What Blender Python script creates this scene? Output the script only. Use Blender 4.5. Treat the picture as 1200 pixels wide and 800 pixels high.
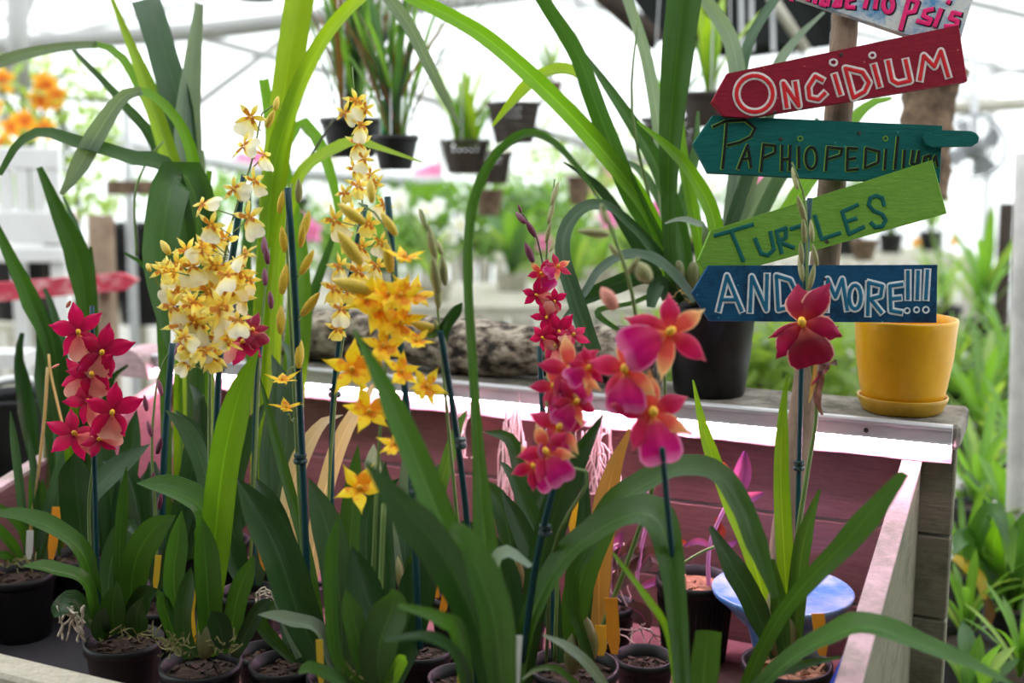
import bpy, math, random
import numpy as np
from mathutils import Vector, Matrix, noise as mnoise
random.seed(7)
for o in list(bpy.data.objects): bpy.data.objects.remove(o)
sc = bpy.context.scene
COL = sc.collection
# ------------------------------------------------------------------ camera, light, exposure
FPX = 1400.0; PITCH = math.radians(9); CAMZ = 1.45
cam_d = bpy.data.cameras.new('camera'); cam = bpy.data.objects.new('camera', cam_d); COL.objects.link(cam)
cam.location = (0, 0, CAMZ); cam.rotation_euler = (math.radians(90) - PITCH, 0, 0)
cam_d.sensor_width = 36; cam_d.lens = 36 * FPX / 1200
cam_d.clip_start = 0.05; cam_d.clip_end = 200
cam_d.dof.use_dof = True; cam_d.dof.focus_distance = 1.34; cam_d.dof.aperture_fstop = 2.8; cam_d.dof.aperture_blades = 9
sc.camera = cam
world = bpy.data.worlds.new('overcast_sky'); sc.world = world; world.use_nodes = True
bg = world.node_tree.nodes['Background']; bg.inputs[0].default_value = (0.95, 0.98, 1.0, 1); bg.inputs[1].default_value = 1.4
sc.view_settings.view_transform = 'Standard'; sc.view_settings.look = 'None'
sc.view_settings.gamma = 1; sc.view_settings.use_curve_mapping = False; sc.view_settings.exposure = 1.08
GROW_LIGHT = 60.0
# ------------------------------------------------------------------ geometry helpers
CAM = Vector((0, 0, CAMZ)); RT = Vector((1, 0, 0))
FW = Vector((0, math.cos(PITCH), -math.sin(PITCH))); UP = Vector((0, math.sin(PITCH), math.cos(PITCH)))
def ray(x, y): return FW + RT * ((x - 600) / FPX) - UP * ((y - 400) / FPX)
def P(x, y, d): return CAM + ray(x, y) * d
def at_z(x, y, z):
    r = ray(x, y); return CAM + r * ((z - CAMZ) / r.z)
def depth_at_z(x, y, z): return (z - CAMZ) / ray(x, y).z
ORG = {}; DD = {}
def thing(name, label, cat, loc, group=None, kind=None):
    o = bpy.data.objects.new(name, None); COL.objects.link(o); o.location = loc; o.empty_display_size = .02
    o['label'] = label; o['category'] = cat
    if group: o['group'] = group
    if kind: o['kind'] = kind
    ORG[o.name] = Vector(loc); return o
def mesh(verts, faces, mat, smooth=True, pt=None, name='m'):
    me = bpy.data.meshes.new(name)
    me.from_pydata([tuple(v) for v in verts], [], faces)
    if pt is not None:
        a = me.attributes.new('pt', 'FLOAT_COLOR', 'POINT')
        a.data.foreach_set('color', np.array(pt, dtype=np.float32).ravel())
    if smooth: me.polygons.foreach_set('use_smooth', [True] * len(me.polygons))
    if mat: me.materials.append(mat)
    return me
def put(name, me, parent=None, M=None, label=None, kind=None):
    o = bpy.data.objects.new(name, me); COL.objects.link(o)
    if parent:
        o.parent = parent
        ORG[o.name] = ORG[parent.name]
        if M is not None:
            o.matrix_basis = Matrix.Translation(-ORG[parent.name]) @ M
    elif M is not None: o.matrix_basis = M
    if label: o['label'] = label
    if kind: o['kind'] = kind
    return o
def geo(name, g, mat, parent=None, label=None, kind=None, smooth=False, cat=None, group=None):
    """g = (verts, faces[, pt]) in world space"""
    v, f = g[0], g[1]; pt = g[2] if len(g) > 2 else None
    if parent is not None:
        off = ORG[parent.name]; v = [Vector(q) - off for q in v]
        o = put(name, mesh(v, f, mat, smooth, pt, name), parent)
    else:
        v = [Vector(q) for q in v]
        c = sum(v, Vector()) / len(v); c.z = min(q.z for q in v)
        o = put(name, mesh([q - c for q in v], f, mat, smooth, pt, name)); o.location = c; ORG[o.name] = c
        if cat: o['category'] = cat
    if label: o['label'] = label
    if group: o['group'] = group
    if kind: o['kind'] = kind
    return o
def join(*gs):
    V, Fc, PT = [], [], []
    for g in gs:
        n = len(V); V += list(g[0]); Fc += [tuple(i + n for i in f) for f in g[1]]
        if len(g) > 2: PT += list(g[2])
    return (V, Fc, PT) if PT and len(PT) == len(V) else (V, Fc)
def frame_box(o, ax, ay, az, bev=0.0):
    """box from corner o with edge vectors ax ay az, with chamfered edges"""
    c = o + (ax + ay + az) / 2; h = [ax / 2, ay / 2, az / 2]
    L = [max(a.length, 1e-6) for a in h]; b = min(bev, min(L) * .45)
    if b <= 0:
        V = [c + h[0] * i + h[1] * j + h[2] * k for i in (-1, 1) for j in (-1, 1) for k in (-1, 1)]
        return V, [(0, 1, 3, 2), (4, 6, 7, 5), (0, 4, 5, 1), (2, 3, 7, 6), (0, 2, 6, 4), (1, 5, 7, 3)]
    V = []; idx = {}
    for i in (-1, 1):
        for j in (-1, 1):
            for k in (-1, 1):
                s = (i, j, k)
                for a in range(3):
                    q = c.copy()
                    for m in range(3):
                        q += h[m] * s[m] * (1 if m == a else (1 - b / L[m]))
                    idx[(s, a)] = len(V); V.append(q)
    Fc = []
    for a in range(3):
        e, g = (a + 1) % 3, (a + 2) % 3
        for sg in (-1, 1):
            q = []
            for (x, y) in ((-1, -1), (1, -1), (1, 1), (-1, 1)):
                s = [0, 0, 0]; s[a] = sg; s[e] = x; s[g] = y; q.append(idx[(tuple(s), a)])
            Fc.append(tuple(q if sg > 0 else q[::-1]))
        for x in (-1, 1):
            for y in (-1, 1):
                s0 = [0, 0, 0]; s1 = [0, 0, 0]; s0[a] = -1; s1[a] = 1
                s0[e] = s1[e] = x; s0[g] = s1[g] = y
                s0, s1 = tuple(s0), tuple(s1)
                Fc.append((idx[(s0, e)], idx[(s1, e)], idx[(s1, g)], idx[(s0, g)]))
    for i in (-1, 1):
        for j in (-1, 1):
            for k in (-1, 1):
                Fc.append(tuple(idx[((i, j, k), a)] for a in range(3)))
    return V, Fc
def box(lo, hi, bev=0.0):
    lo, hi = Vector(lo), Vector(hi); d = hi - lo
    return frame_box(lo, Vector((d.x, 0, 0)), Vector((0, d.y, 0)), Vector((0, 0, d.z)), bev)
def cr(pts, n):
    """Catmull-Rom through pts, n samples, parametrised by chord length"""
    A = np.array([list(p) for p in pts], float)
    if len(A) == 2: return [Vector(A[0] + (A[1] - A[0]) * t) for t in np.linspace(0, 1, n)]
    L = np.concatenate([[0], np.cumsum(np.linalg.norm(np.diff(A[:, :3], axis=0), axis=1))]); L /= L[-1]
    B = np.vstack([2 * A[0] - A[1], A, 2 * A[-1] - A[-2]]); out = []
    for t in np.linspace(0, 1, n):
        i = min(max(int(np.searchsorted(L, t, 'right')) - 1, 0), len(A) - 2)
        u = (t - L[i]) / max(L[i + 1] - L[i], 1e-9)
        p0, p1, p2, p3 = B[i:i + 4]
        out.append(.5 * ((2 * p1) + (-p0 + p2) * u + (2 * p0 - 5 * p1 + 4 * p2 - p3) * u * u + (-p0 + 3 * p1 - 3 * p2 + p3) * u ** 3))
    return [Vector(q) for q in out]
def tube(pts, r, sides=6, n=None, flat=None, cap=True):
    """tube along pts (world vectors); r number or list; flat=(normal,k) squashes along normal"""
    pts = [Vector(p) for p in pts]
    if n: pts = cr(pts, n)
    m = len(pts)
    if not isinstance(r, (list, tuple)): r = [r] * m
    else: r = [float(np.interp(i / (m - 1), np.linspace(0, 1, len(r)), r)) for i in range(m)]
    V, Fc = [], []; prev = None
    for i, p in enumerate(pts):
        t = (pts[min(i + 1, m - 1)] - pts[max(i - 1, 0)]).normalized()
        if flat: a = t.cross(flat[0]).normalized(); b = flat[0].normalized() * flat[1]
        else:
            ref = prev if prev is not None else (Vector((0, 0, 1)) if abs(t.z) < .9 else Vector((1, 0, 0)))
            a = (ref - t * ref.dot(t)).normalized(); prev = a; b = t.cross(a)
        for k in range(sides):
            g = 2 * math.pi * k / sides; V.append(p + (a * math.cos(g) + b * math.sin(g)) * r[i])
    for i in range(m - 1):
        for k in range(sides):
            k2 = (k + 1) % sides
            Fc.append((i * sides + k, i * sides + k2, (i + 1) * sides + k2, (i + 1) * sides + k))
    if cap: Fc.append(tuple(range(sides))[::-1]); Fc.append(tuple((m - 1) * sides + k for k in range(sides)))
    return V, Fc
def lathe(c, prof, seg=24, axis=None, cap0=True, cap1=False):
    """surface of revolution round vertical axis at c; prof = [(r, z)...]"""
    V, Fc = [], []
    for (r, z) in prof:
        for k in range(seg):
            g = 2 * math.pi * k / seg; q = Vector((r * math.cos(g), r * math.sin(g), z))
            if axis is not None: q = axis @ q
            V.append(c + q)
    for i in range(len(prof) - 1):
        for k in range(seg):
            k2 = (k + 1) % seg; Fc.append((i * seg + k, i * seg + k2, (i + 1) * seg + k2, (i + 1) * seg + k))
    if cap0: Fc.append(tuple(range(seg))[::-1])
    if cap1: Fc.append(tuple((len(prof) - 1) * seg + k for k in range(seg)))
    return V, Fc
# ------------------------------------------------------------------ materials
def nt(name):
    m = bpy.data.materials.new(name); m.use_nodes = True; t = m.node_tree; t.nodes.clear()
    out = t.nodes.new('ShaderNodeOutputMaterial')
    def N(kind, **kw):
        n = t.nodes.new('ShaderNode' + kind)
        for k, v in kw.items():
            if k.startswith('i_'):
                key = k[2:]; key = int(key) if key.isdigit() else key.replace('_', ' ')
                n.inputs[key].default_value = v
            else: setattr(n, k, v)
        return n
    def K(a, b): t.links.new(a, b)
    return m, N, K, out
def c4(c): return (c[0], c[1], c[2], 1)
def ramp(N, stops):
    r = N('ValToRGB'); e = r.color_ramp.elements
    while len(e) < len(stops): e.new(.5)
    for i, (p, c) in enumerate(stops): e[i].position = p; e[i].color = c4(c)
    return r
def mixc(N, K, fac, a, b, mode='MIX'):
    m = N('Mix', data_type='RGBA', blend_type=mode)
    for sock, v in ((m.inputs['Factor'], fac), (m.inputs['A'], a), (m.inputs['B'], b)):
        if isinstance(v, (int, float)): sock.default_value = v
        elif isinstance(v, (tuple, list)): sock.default_value = c4(v)
        else: K(v, sock)
    return m.outputs['Result']
def leafmat(name, base, vein=None, tipc=None, trans=.35, rough=.33, tgain=1.6, spec=.6):
    m, N, K, out = nt(name)
    at = N('Attribute', attribute_name='pt'); sep = N('SeparateColor'); K(at.outputs['Color'], sep.inputs[0])
    vein = vein or tuple(min(1, c * 1.5 + .015) for c in base)
    tipc = tipc or tuple(c * .85 for c in base)
    info = N('ObjectInfo')
    tc = N('TexCoord'); nz = N('TexNoise', i_Scale=9.0, i_Detail=3.0); K(tc.outputs['Object'], nz.inputs['Vector'])
    r1 = ramp(N, [(0, vein), (.10, base), (.85, base), (1, tuple(c * .8 for c in base))]); K(sep.outputs[1], r1.inputs[0])
    tr = ramp(N, [(.5, (0, 0, 0)), (1, (1, 1, 1))]); K(sep.outputs[0], tr.inputs[0])
    c1 = mixc(N, K, tr.outputs[0], r1.outputs[0], tipc)
    # parallel veins
    wv = N('Math', operation='MULTIPLY'); wv.inputs[1].default_value = 55; K(sep.outputs[1], wv.inputs[0])
    sn = N('Math', operation='SINE'); K(wv.outputs[0], sn.inputs[0])
    va = N('Math', operation='MULTIPLY_ADD'); va.inputs[1].default_value = .05; va.inputs[2].default_value = .93; K(sn.outputs[0], va.inputs[0])
    vr = N('Math', operation='MULTIPLY_ADD'); vr.inputs[1].default_value = .45; vr.inputs[2].default_value = .78; K(info.outputs['Random'], vr.inputs[0])
    vn = N('Math', operation='MULTIPLY_ADD'); vn.inputs[1].default_value = .5; vn.inputs[2].default_value = .75; K(nz.outputs['Fac'], vn.inputs[0])
    mu = N('Math', operation='MULTIPLY'); K(va.outputs[0], mu.inputs[0]); K(vr.outputs[0], mu.inputs[1])
    mu2 = N('Math', operation='MULTIPLY'); K(mu.outputs[0], mu2.inputs[0]); K(vn.outputs[0], mu2.inputs[1])
    sc_ = N('VectorMath', operation='SCALE'); K(c1, sc_.inputs[0]); K(mu2.outputs[0], sc_.inputs['Scale'])
    b = N('BsdfPrincipled', i_Roughness=rough); b.inputs['Specular IOR Level'].default_value = spec
    K(sc_.outputs[0], b.inputs['Base Color'])
    bp = N('Bump', i_Strength=.25, i_Distance=.002); K(sn.outputs[0], bp.inputs['Height']); K(bp.outputs[0], b.inputs['Normal'])
    tl = N('BsdfTranslucent'); tg = mixc(N, K, 1.0, sc_.outputs[0], (tgain * 1.15, tgain * 1.1, tgain * .35), 'MULTIPLY'); K(tg, tl.inputs[0])
    ms = N('MixShader'); ms.inputs[0].default_value = trans; K(b.outputs[0], ms.inputs[1]); K(tl.outputs[0], ms.inputs[2]); K(ms.outputs[0], out.inputs[0])
    return m
def petalmat(name, stops, edge=None, edge_at=.75, spots=None, spot_scale=60, trans=.35):
    """stops along the petal base -> tip; edge colour toward margins; spots = colour of blotches"""
    m, N, K, out = nt(name)
    at = N('Attribute', attribute_name='pt'); sep = N('SeparateColor'); K(at.outputs['Color'], sep.inputs[0])
    r = ramp(N, stops); K(sep.outputs[0], r.inputs[0]); col = r.outputs[0]
    if edge:
        er = ramp(N, [(edge_at, (0, 0, 0)), (1, (1, 1, 1))]); K(sep.outputs[1], er.inputs[0]); col = mixc(N, K, er.outputs[0], col, edge)
    tc = N('TexCoord')
    if spots:
        vn = N('TexNoise', i_Scale=spot_scale * .18, i_Detail=2.0); K(tc.outputs['Object'], vn.inputs['Vector'])
        ad = N('Math', operation='MULTIPLY_ADD'); ad.inputs[1].default_value = -.42; K(sep.outputs[0], ad.inputs[0]); K(vn.outputs['Fac'], ad.inputs[2])
        sr = ramp(N, [(.36, (0, 0, 0)), (.44, (1, 1, 1))]); K(ad.outputs[0], sr.inputs[0]); col = mixc(N, K, sr.outputs[0], col, spots)
    n2 = N('TexNoise', i_Scale=5.0, i_Detail=3.0); K(tc.outputs['Object'], n2.inputs['Vector'])
    info = N('ObjectInfo')
    ma = N('Math', operation='MULTIPLY_ADD'); ma.inputs[1].default_value = .4; ma.inputs[2].default_value = .75; K(n2.outputs['Fac'], ma.inputs[0])
    mb = N('Math', operation='MULTIPLY_ADD'); mb.inputs[1].default_value = .25; K(info.outputs['Random'], mb.inputs[0]); K(ma.outputs[0], mb.inputs[2])
    s = N('VectorMath', operation='SCALE'); K(col, s.inputs[0]); K(mb.outputs[0], s.inputs['Scale'])
    b = N('BsdfPrincipled', i_Roughness=.5); b.inputs['Specular IOR Level'].default_value = .3; K(s.outputs[0], b.inputs['Base Color'])
    tl = N('BsdfTranslucent'); K(s.outputs[0], tl.inputs[0])
    ms = N('MixShader'); ms.inputs[0].default_value = trans; K(b.outputs[0], ms.inputs[1]); K(tl.outputs[0], ms.inputs[2]); K(ms.outputs[0], out.inputs[0])
    return m
def plain(name, col, rough=.5, metal=0., var=.15, scale=12., bump=.0, spec=.5, col2=None, stretch=None, emit=None, det=4.0):
    m, N, K, out = nt(name)
    tc = N('TexCoord'); mp = N('Mapping'); K(tc.outputs['Object'], mp.inputs[0])
    if stretch: mp.inputs['Scale'].default_value = stretch
    nz = N('TexNoise', i_Scale=scale, i_Detail=det, i_Roughness=.6); K(mp.outputs[0], nz.inputs['Vector'])
    col2 = col2 or tuple(c * (1 - var * 2) for c in col)
    r = ramp(N, [(.32, col2), (.62, col)]); K(nz.outputs['Fac'], r.inputs[0])
    b = N('BsdfPrincipled', i_Roughness=rough, i_Metallic=metal); b.inputs['Specular IOR Level'].default_value = spec
    K(r.outputs[0], b.inputs['Base Color'])
    if bump:
        bp = N('Bump', i_Strength=bump, i_Distance=.004); K(nz.outputs['Fac'], bp.inputs['Height']); K(bp.outputs[0], b.inputs['Normal'])
    if emit: b.inputs['Emission Color'].default_value = c4(emit[0]); b.inputs['Emission Strength'].default_value = emit[1]
    K(b.outputs[0], out.inputs[0]); return m
def paintwood(name, col, worn, grain=(1, 1, 1), rough=.6, wear=.35, bump=.25, fleck=None):
    """painted timber: grain + worn patches"""
    m, N, K, out = nt(name)
    tc = N('TexCoord'); mp = N('Mapping'); mp.inputs['Scale'].default_value = grain; K(tc.outputs['Object'], mp.inputs[0])
    g = N('TexNoise', i_Scale=30.0, i_Detail=5.0, i_Roughness=.7); K(mp.outputs[0], g.inputs['Vector'])
    w = N('TexNoise', i_Scale=16.0, i_Detail=6.0, i_Roughness=.75); K(tc.outputs['Object'], w.inputs['Vector'])
    r = ramp(N, [(.3, tuple(c * .72 for c in col)), (.65, col)]); K(g.outputs['Fac'], r.inputs[0])
    wr = ramp(N, [(1 - wear - .12, (0, 0, 0)), (1 - wear + .05, (1, 1, 1))]); K(w.outputs['Fac'], wr.inputs[0])
    c = mixc(N, K, wr.outputs[0], r.outputs[0], worn)
    if fleck:
        v = N('TexVoronoi', i_Scale=70.0); K(tc.outputs['Object'], v.inputs['Vector'])
        fr = ramp(N, [(.05, (1, 1, 1)), (.09, (0, 0, 0))]); K(v.outputs['Distance'], fr.inputs[0]); c = mixc(N, K, fr.outputs[0], c, fleck)
    b = N('BsdfPrincipled', i_Roughness=rough); b.inputs['Specular IOR Level'].default_value = .15; K(c, b.inputs['Base Color'])
    bp = N('Bump', i_Strength=bump, i_Distance=.003); K(g.outputs['Fac'], bp.inputs['Height']); K(bp.outputs[0], b.inputs['Normal'])
    K(b.outputs[0], out.inputs[0]); return m
M = {}
# leaves
M['dark'] = leafmat('leaf_dark', (.018, .066, .014), trans=.2)
M['mid'] = leafmat('leaf_mid', (.042, .125, .018), trans=.3)
M['bright'] = leafmat('leaf_bright', (.13, .30, .015), trans=.45)
M['lime'] = leafmat('leaf_lime', (.24, .38, .02), trans=.5)
M['silver'] = leafmat('leaf_silver', (.19, .27, .20), trans=.25, rough=.5)
M['blue'] = leafmat('leaf_bluegreen', (.05, .12, .06), trans=.2, rough=.35)
M['gold'] = leafmat('leaf_golden', (.30, .19, .05), trans=.3)
M['yleaf'] = leafmat('leaf_yellow', (.5, .35, .03), trans=.4)
M['cream'] = leafmat('leaf_cream_lit', (.55, .5, .36), trans=.4)  # pale cast of the grow light put into the leaf colour
M['purple'] = leafmat('leaf_purple_lit', (.42, .10, .42), trans=.35, tipc=(.12, .02, .16))  # magenta of the grow light painted in as leaf colour
M['plum'] = leafmat('leaf_plum', (.17, .09, .10), trans=.3, vein=(.5, .12, .4))
M['redleaf'] = leafmat('leaf_red', (.55, .08, .06), trans=.35)
M['far'] = leafmat('leaf_far', (.14, .30, .05), trans=.45)
M['far2'] = leafmat('leaf_far_pale', (.26, .40, .10), trans=.45)
M['fard'] = leafmat('leaf_far_dark', (.06, .16, .04), trans=.35)
M['brown'] = leafmat('leaf_brown', (.22, .10, .03), trans=.25)
M['straw'] = leafmat('leaf_straw', (.45, .33, .15), trans=.3)
# petals
M['onc_p'] = petalmat('petal_oncidium', [(0, (.62, .18, .02)), (.24, (.95, .62, .05)), (.5, (.98, .80, .12)), (1, (.98, .86, .30))], spots=(.55, .20, .02), spot_scale=22)
M['onc_l'] = petalmat('lip_cream', [(0, (.75, .40, .06)), (.2, (.95, .80, .22)), (.5, (.95, .89, .55)), (1, (.95, .92, .74))], trans=.3)
M['onc_l2'] = petalmat('lip_yellow', [(0, (.7, .30, .05)), (.25, (.95, .72, .08)), (1, (.95, .82, .22))], trans=.3)
M['gold_p'] = petalmat('petal_golden', [(0, (.80, .25, .01)), (.22, (1.0, .66, .01)), (1, (1.0, .82, .04))], spots=(.80, .30, .01), spot_scale=20)
M['gold_l'] = petalmat('lip_golden', [(0, (.75, .22, .01)), (.4, (.98, .56, .01)), (1, (1, .74, .04))])
M['red_p'] = petalmat('petal_crimson', [(0, (.30, .005, .04)), (.5, (.56, .004, .07)), (1, (.66, .008, .12))])
M['red_l'] = petalmat('lip_peach', [(0, (.9, .5, .05)), (.15, (.75, .12, .12)), (.55, (.80, .24, .20)), (1, (.88, .46, .36))], trans=.3)
M['mag_p'] = petalmat('petal_magenta', [(0, (.60, .06, .04)), (.35, (.42, .004, .04)), (.8, (.50, .012, .09)), (1, (.62, .16, .18))], edge=(.62, .06, .14), edge_at=.75)
M['mag_l'] = petalmat('lip_magenta', [(0, (.9, .4, .05)), (.2, (.48, .01, .07)), (.75, (.52, .005, .17)), (1, (.72, .20, .40))], edge=(.72, .26, .42), edge_at=.84)
M['mag_c'] = petalmat('petal_cream_tip', [(0, (.65, .06, .03)), (.45, (.66, .08, .06)), (.75, (.80, .38, .14)), (1, (.90, .72, .36))], edge=(.85, .5, .22), edge_at=.78)
M['mar_p'] = petalmat('petal_maroon', [(0, (.45, .03, .02)), (.3, (.26, .003, .025)), (1, (.34, .004, .06))], edge=(.80, .45, .35), edge_at=.82)
M['mar_l'] = petalmat('lip_maroon', [(0, (.6, .1, .05)), (.4, (.16, .003, .012)), (1, (.24, .004, .03))], edge=(.80, .42, .35), edge_at=.93)
M['crest'] = plain('crest_yellow', (.95, .52, .02), .5)
M['pink_p'] = petalmat('petal_pink', [(0, (.8, .2, .4)), (1, (.85, .35, .6))])
M['white_p'] = petalmat('petal_white', [(0, (.9, .8, .4)), (.3, (.9, .9, .82)), (1, (.92, .92, .9))])
M['orange_p'] = petalmat('petal_orange', [(0, (.7, .08, .02)), (.5, (.9, .4, .03)), (1, (.95, .7, .08))])
# solids
M['stem'] = plain('stem_green', (.16, .26, .06), .5, var=.15)
M['stemd'] = plain('stem_dark', (.09, .10, .05), .55, var=.2)
M['stemp'] = plain('stem_pink', (.62, .25, .50), .5)
M['budg'] = plain('bud_green', (.32, .34, .12), .5, col2=(.22, .18, .08), scale=30)
M['budy'] = plain('bud_yellow', (.78, .52, .02), .5, col2=(.42, .34, .04), scale=25)
M['budp'] = plain('bud_purple', (.20, .03, .08), .5, col2=(.10, .03, .05), scale=40)
M['budr'] = plain('bud_red_cream', (.72, .34, .20), .5, col2=(.55, .08, .12), scale=40)
M['bulb'] = plain('pseudobulb', (.14, .17, .05), .45, col2=(.20, .14, .06), scale=14)
M['stake'] = plain('stake_teal', (.003, .05, .058), .5, var=.1, spec=.3)
M['clip'] = plain('clip_dark', (.02, .05, .05), .4)
M['pot'] = plain('pot_black', (.007, .007, .008), .45, var=.1, spec=.35)
M['tray'] = plain('tray_black', (.03, .028, .033), .55, var=.15)
M['mix'] = plain('bark_mix', (.07, .038, .022), .9, col2=(.012, .008, .006), scale=90, bump=.9)
M['bark'] = plain('bark_chips', (.42, .22, .12), .85, col2=(.12, .06, .03), scale=70, bump=.9)
M['moss'] = plain('moss', (.30, .27, .11), .9, col2=(.10, .11, .03), scale=40)
M['root'] = plain('root', (.62, .54, .42), .6, var=.15)
M['rootp'] = plain('root_pale', (.82, .62, .58), .6, var=.12)
M['dryp'] = petalmat('petal_withered', [(0, (.35, .05, .10)), (.5, (.36, .02, .12)), (1, (.55, .12, .32))])
M['yceram'] = plain('yellow_glaze', (.86, .44, .008), .3, var=.06, scale=30, col2=(.76, .37, .006), spec=.35)
M['ytray'] = plain('yellow_saucer_glaze', (.62, .36, .02), .4, var=.1, scale=60, col2=(.50, .27, .015))
M['tag_o'] = plain('tag_orange', (.95, .36, .02), .45, var=.05)
M['tag_y'] = plain('tag_yellow', (.85, .55, .04), .45, var=.05)
M['tag_w'] = plain('tag_white', (.75, .74, .68), .5, var=.08)
M['ink'] = plain('ink_grey', (.10, .10, .10), .6)
M['alu'] = plain('aluminium', (.60, .59, .61), .4, .15, var=.06, scale=40, stretch=(1, 1, 12))
M['hole'] = plain('screw_dark', (.06, .04, .05), .5)
m, N, K, out = nt('lit_diffuser'); e = N('Emission', i_Strength=GROW_LIGHT); e.inputs[0].default_value = (1, .58, .84, 1); K(e.outputs[0], out.inputs[0]); M['led'] = m
M['pinkw'] = paintwood('pink_painted_wood', (.26, .125, .125), (.17, .095, .085), (1, 1, 9), wear=.32, bump=.35)
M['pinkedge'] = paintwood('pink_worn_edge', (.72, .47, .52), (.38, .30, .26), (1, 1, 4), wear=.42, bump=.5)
M['greyw'] = paintwood('weathered_wood', (.20, .19, .13), (.10, .105, .07), (1, 1, 9), rough=.8, wear=.4, bump=.5)
M['greyw2'] = paintwood('weathered_rail', (.52, .47, .38), (.33, .30, .22), (6, 6, 1), rough=.8, wear=.35, bump=.5)
M['ledge'] = paintwood('weathered_ledge', (.30, .27, .23), (.10, .09, .07), (1, 1, 1), rough=.85, wear=.45, bump=.8)
M['pole'] = paintwood('sign_pole_wood', (.33, .24, .17), (.20, .13, .09), (6, 6, .6), rough=.8, wear=.4, bump=.5)
M['far_wood'] = paintwood('far_grey_wood', (.52, .49, .42), (.36, .35, .26), (6, 6, 1), rough=.85, wear=.4)
M['dkwood'] = paintwood('dark_wood', (.06, .045, .035), (.025, .02, .018), (6, 6, 1), rough=.9, wear=.4)
M['white'] = plain('white_paint', (.80, .80, .80), .5, var=.04)
M['pipe'] = plain('white_pipe', (.34, .34, .33), .4, var=.06)
M['galv'] = plain('galvanised', (.55, .56, .57), .4, .3, var=.1)
M['concrete'] = plain('post_grey', (.62, .60, .58), .8, var=.12, scale=20)
M['basket'] = plain('basket_brown', (.045, .030, .022), .7, var=.2)
M['coir'] = plain('coir_fibre', (.20, .13, .08), .95, col2=(.07, .045, .03), scale=50, bump=.8)
M['redpaint'] = paintwood('red_hose_paint', (.62, .06, .10), (.75, .45, .45), (1, 1, 1), wear=.42)
M['fanblade'] = plain('fan_grey', (.30, .31, .33), .5)
M['gravel'] = plain('gravel', (.42, .40, .36), .95, col2=(.28, .27, .24), scale=30, bump=.5)
# ------------------------------------------------------------------ setting: ground, walls, roof of the plastic house
geo('floor', box((-9, -4, -.05), (7, 14, 0)), M['gravel'], label='pale gravel floor of the greenhouse', kind='structure')
def plastic(name, tf):
    m, N, K, out = nt(name)
    t = N('BsdfTransparent'); t.inputs[0].default_value = (.97, .98, .98, 1)
    l = N('BsdfTranslucent'); l.inputs[0].default_value = (.92, .94, .94, 1)
    d = N('BsdfDiffuse'); d.inputs[0].default_value = (.8, .8, .8, 1)
    a = N('MixShader'); a.inputs[0].default_value = tf; K(l.outputs[0], a.inputs[1]); K(t.outputs[0], a.inputs[2])
    b = N('MixShader'); b.inputs[0].default_value = .06; K(a.outputs[0], b.inputs[1]); K(d.outputs[0], b.inputs[2]); K(b.outputs[0], out.inputs[0])
    return m
M['shade'] = plain('light_blocking_cloth', (.012, .014, .013), .95, spec=.1)
M['sheet'] = plastic('clear_sheeting', .55); M['film'] = plastic('milky_film', .25)
RX, RZ, EX, EZ, LX, LZ = -1.2, 3.3, 4.6, 1.95, -6.5, 2.05       # ridge, right eave, left eave
Y0, Y1 = -3.0, 11.5
def roof_side(name, x0, z0, x1, z1, lab):
    r = thing(name, lab, 'roof', ((x0 + x1) / 2, 4, (z0 + z1) / 2)); r['kind'] = 'structure'; del r['category']
    n = 14
    for i in range(n):
        ya, yb = Y0 + (Y1 - Y0) * i / n, Y0 + (Y1 - Y0) * (i + 1) / n
        V, Fc = [], []; q = 12     # ribbed sheet
        for j in range(q + 1):
            yy = ya + (yb - ya) * j / q; h = .02 if j % 3 == 0 else 0
            V += [Vector((x0, yy, z0 + h)), Vector((x1, yy, z1 + h))]
        for j in range(q): Fc.append((2 * j, 2 * j + 1, 2 * j + 3, 2 * j + 2))
        geo('roof_sheet' if ya > -.9 else 'light_blocking_cloth', (V, Fc), M['sheet'] if ya > -.9 else M['shade'], r)  # unseen dark sheets over the camera side, added to block light
    for i in range(0, n + 1, 2):
        yy = Y0 + (Y1 - Y0) * i / n
        geo('rafter', tube([Vector((x0, yy, z0 - .05)), Vector((x1, yy, z1 - .05))], .03, 8), M['pipe'], r, smooth=True)
    for k in (.25, .55, .85):
        p = Vector((x0 + (x1 - x0) * k, 0, z0 + (z1 - z0) * k - .1))
        geo('purlin', tube([p + Vector((0, Y0, 0)), p + Vector((0, Y1, 0))], .025, 8), M['pipe'], r, smooth=True)
    return r
roof_side('roof_right', RX, RZ, EX, EZ, 'ribbed clear plastic roof slope falling to the right')
roof_side('roof_left', RX, RZ, LX, LZ, 'clear plastic roof slope falling to the left')
wall = geo('wall_back', box((LX, Y1, 0), (EX, Y1 + .02, 3.2)), M['film'], label='milky white plastic end wall of the greenhouse', kind='structure')
for i in range(9):
    x = LX + .6 + i * 1.3
    geo('wall_stud', box((x, Y1 - .05, 0), (x + .05, Y1, 3.0)), M['pipe'], wall)
geo('wall_left', box((LX - .02, Y0, 0), (LX, Y1, LZ)), M['film'], label='milky plastic side wall on the left', kind='structure')
wr_ = geo('wall_right', box((EX, Y0, 0), (EX + .02, Y1, EZ)), M['film'], label='milky plastic side wall on the right', kind='structure')
geo('front_light_blocker', box((LX, Y0 - .02, 0), (EX, Y0, 3.2)), M['shade'], label='added dark wall behind the viewer that blocks frontal light', kind='structure')  # unseen dark wall, added to cut fill light from the camera side
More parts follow.
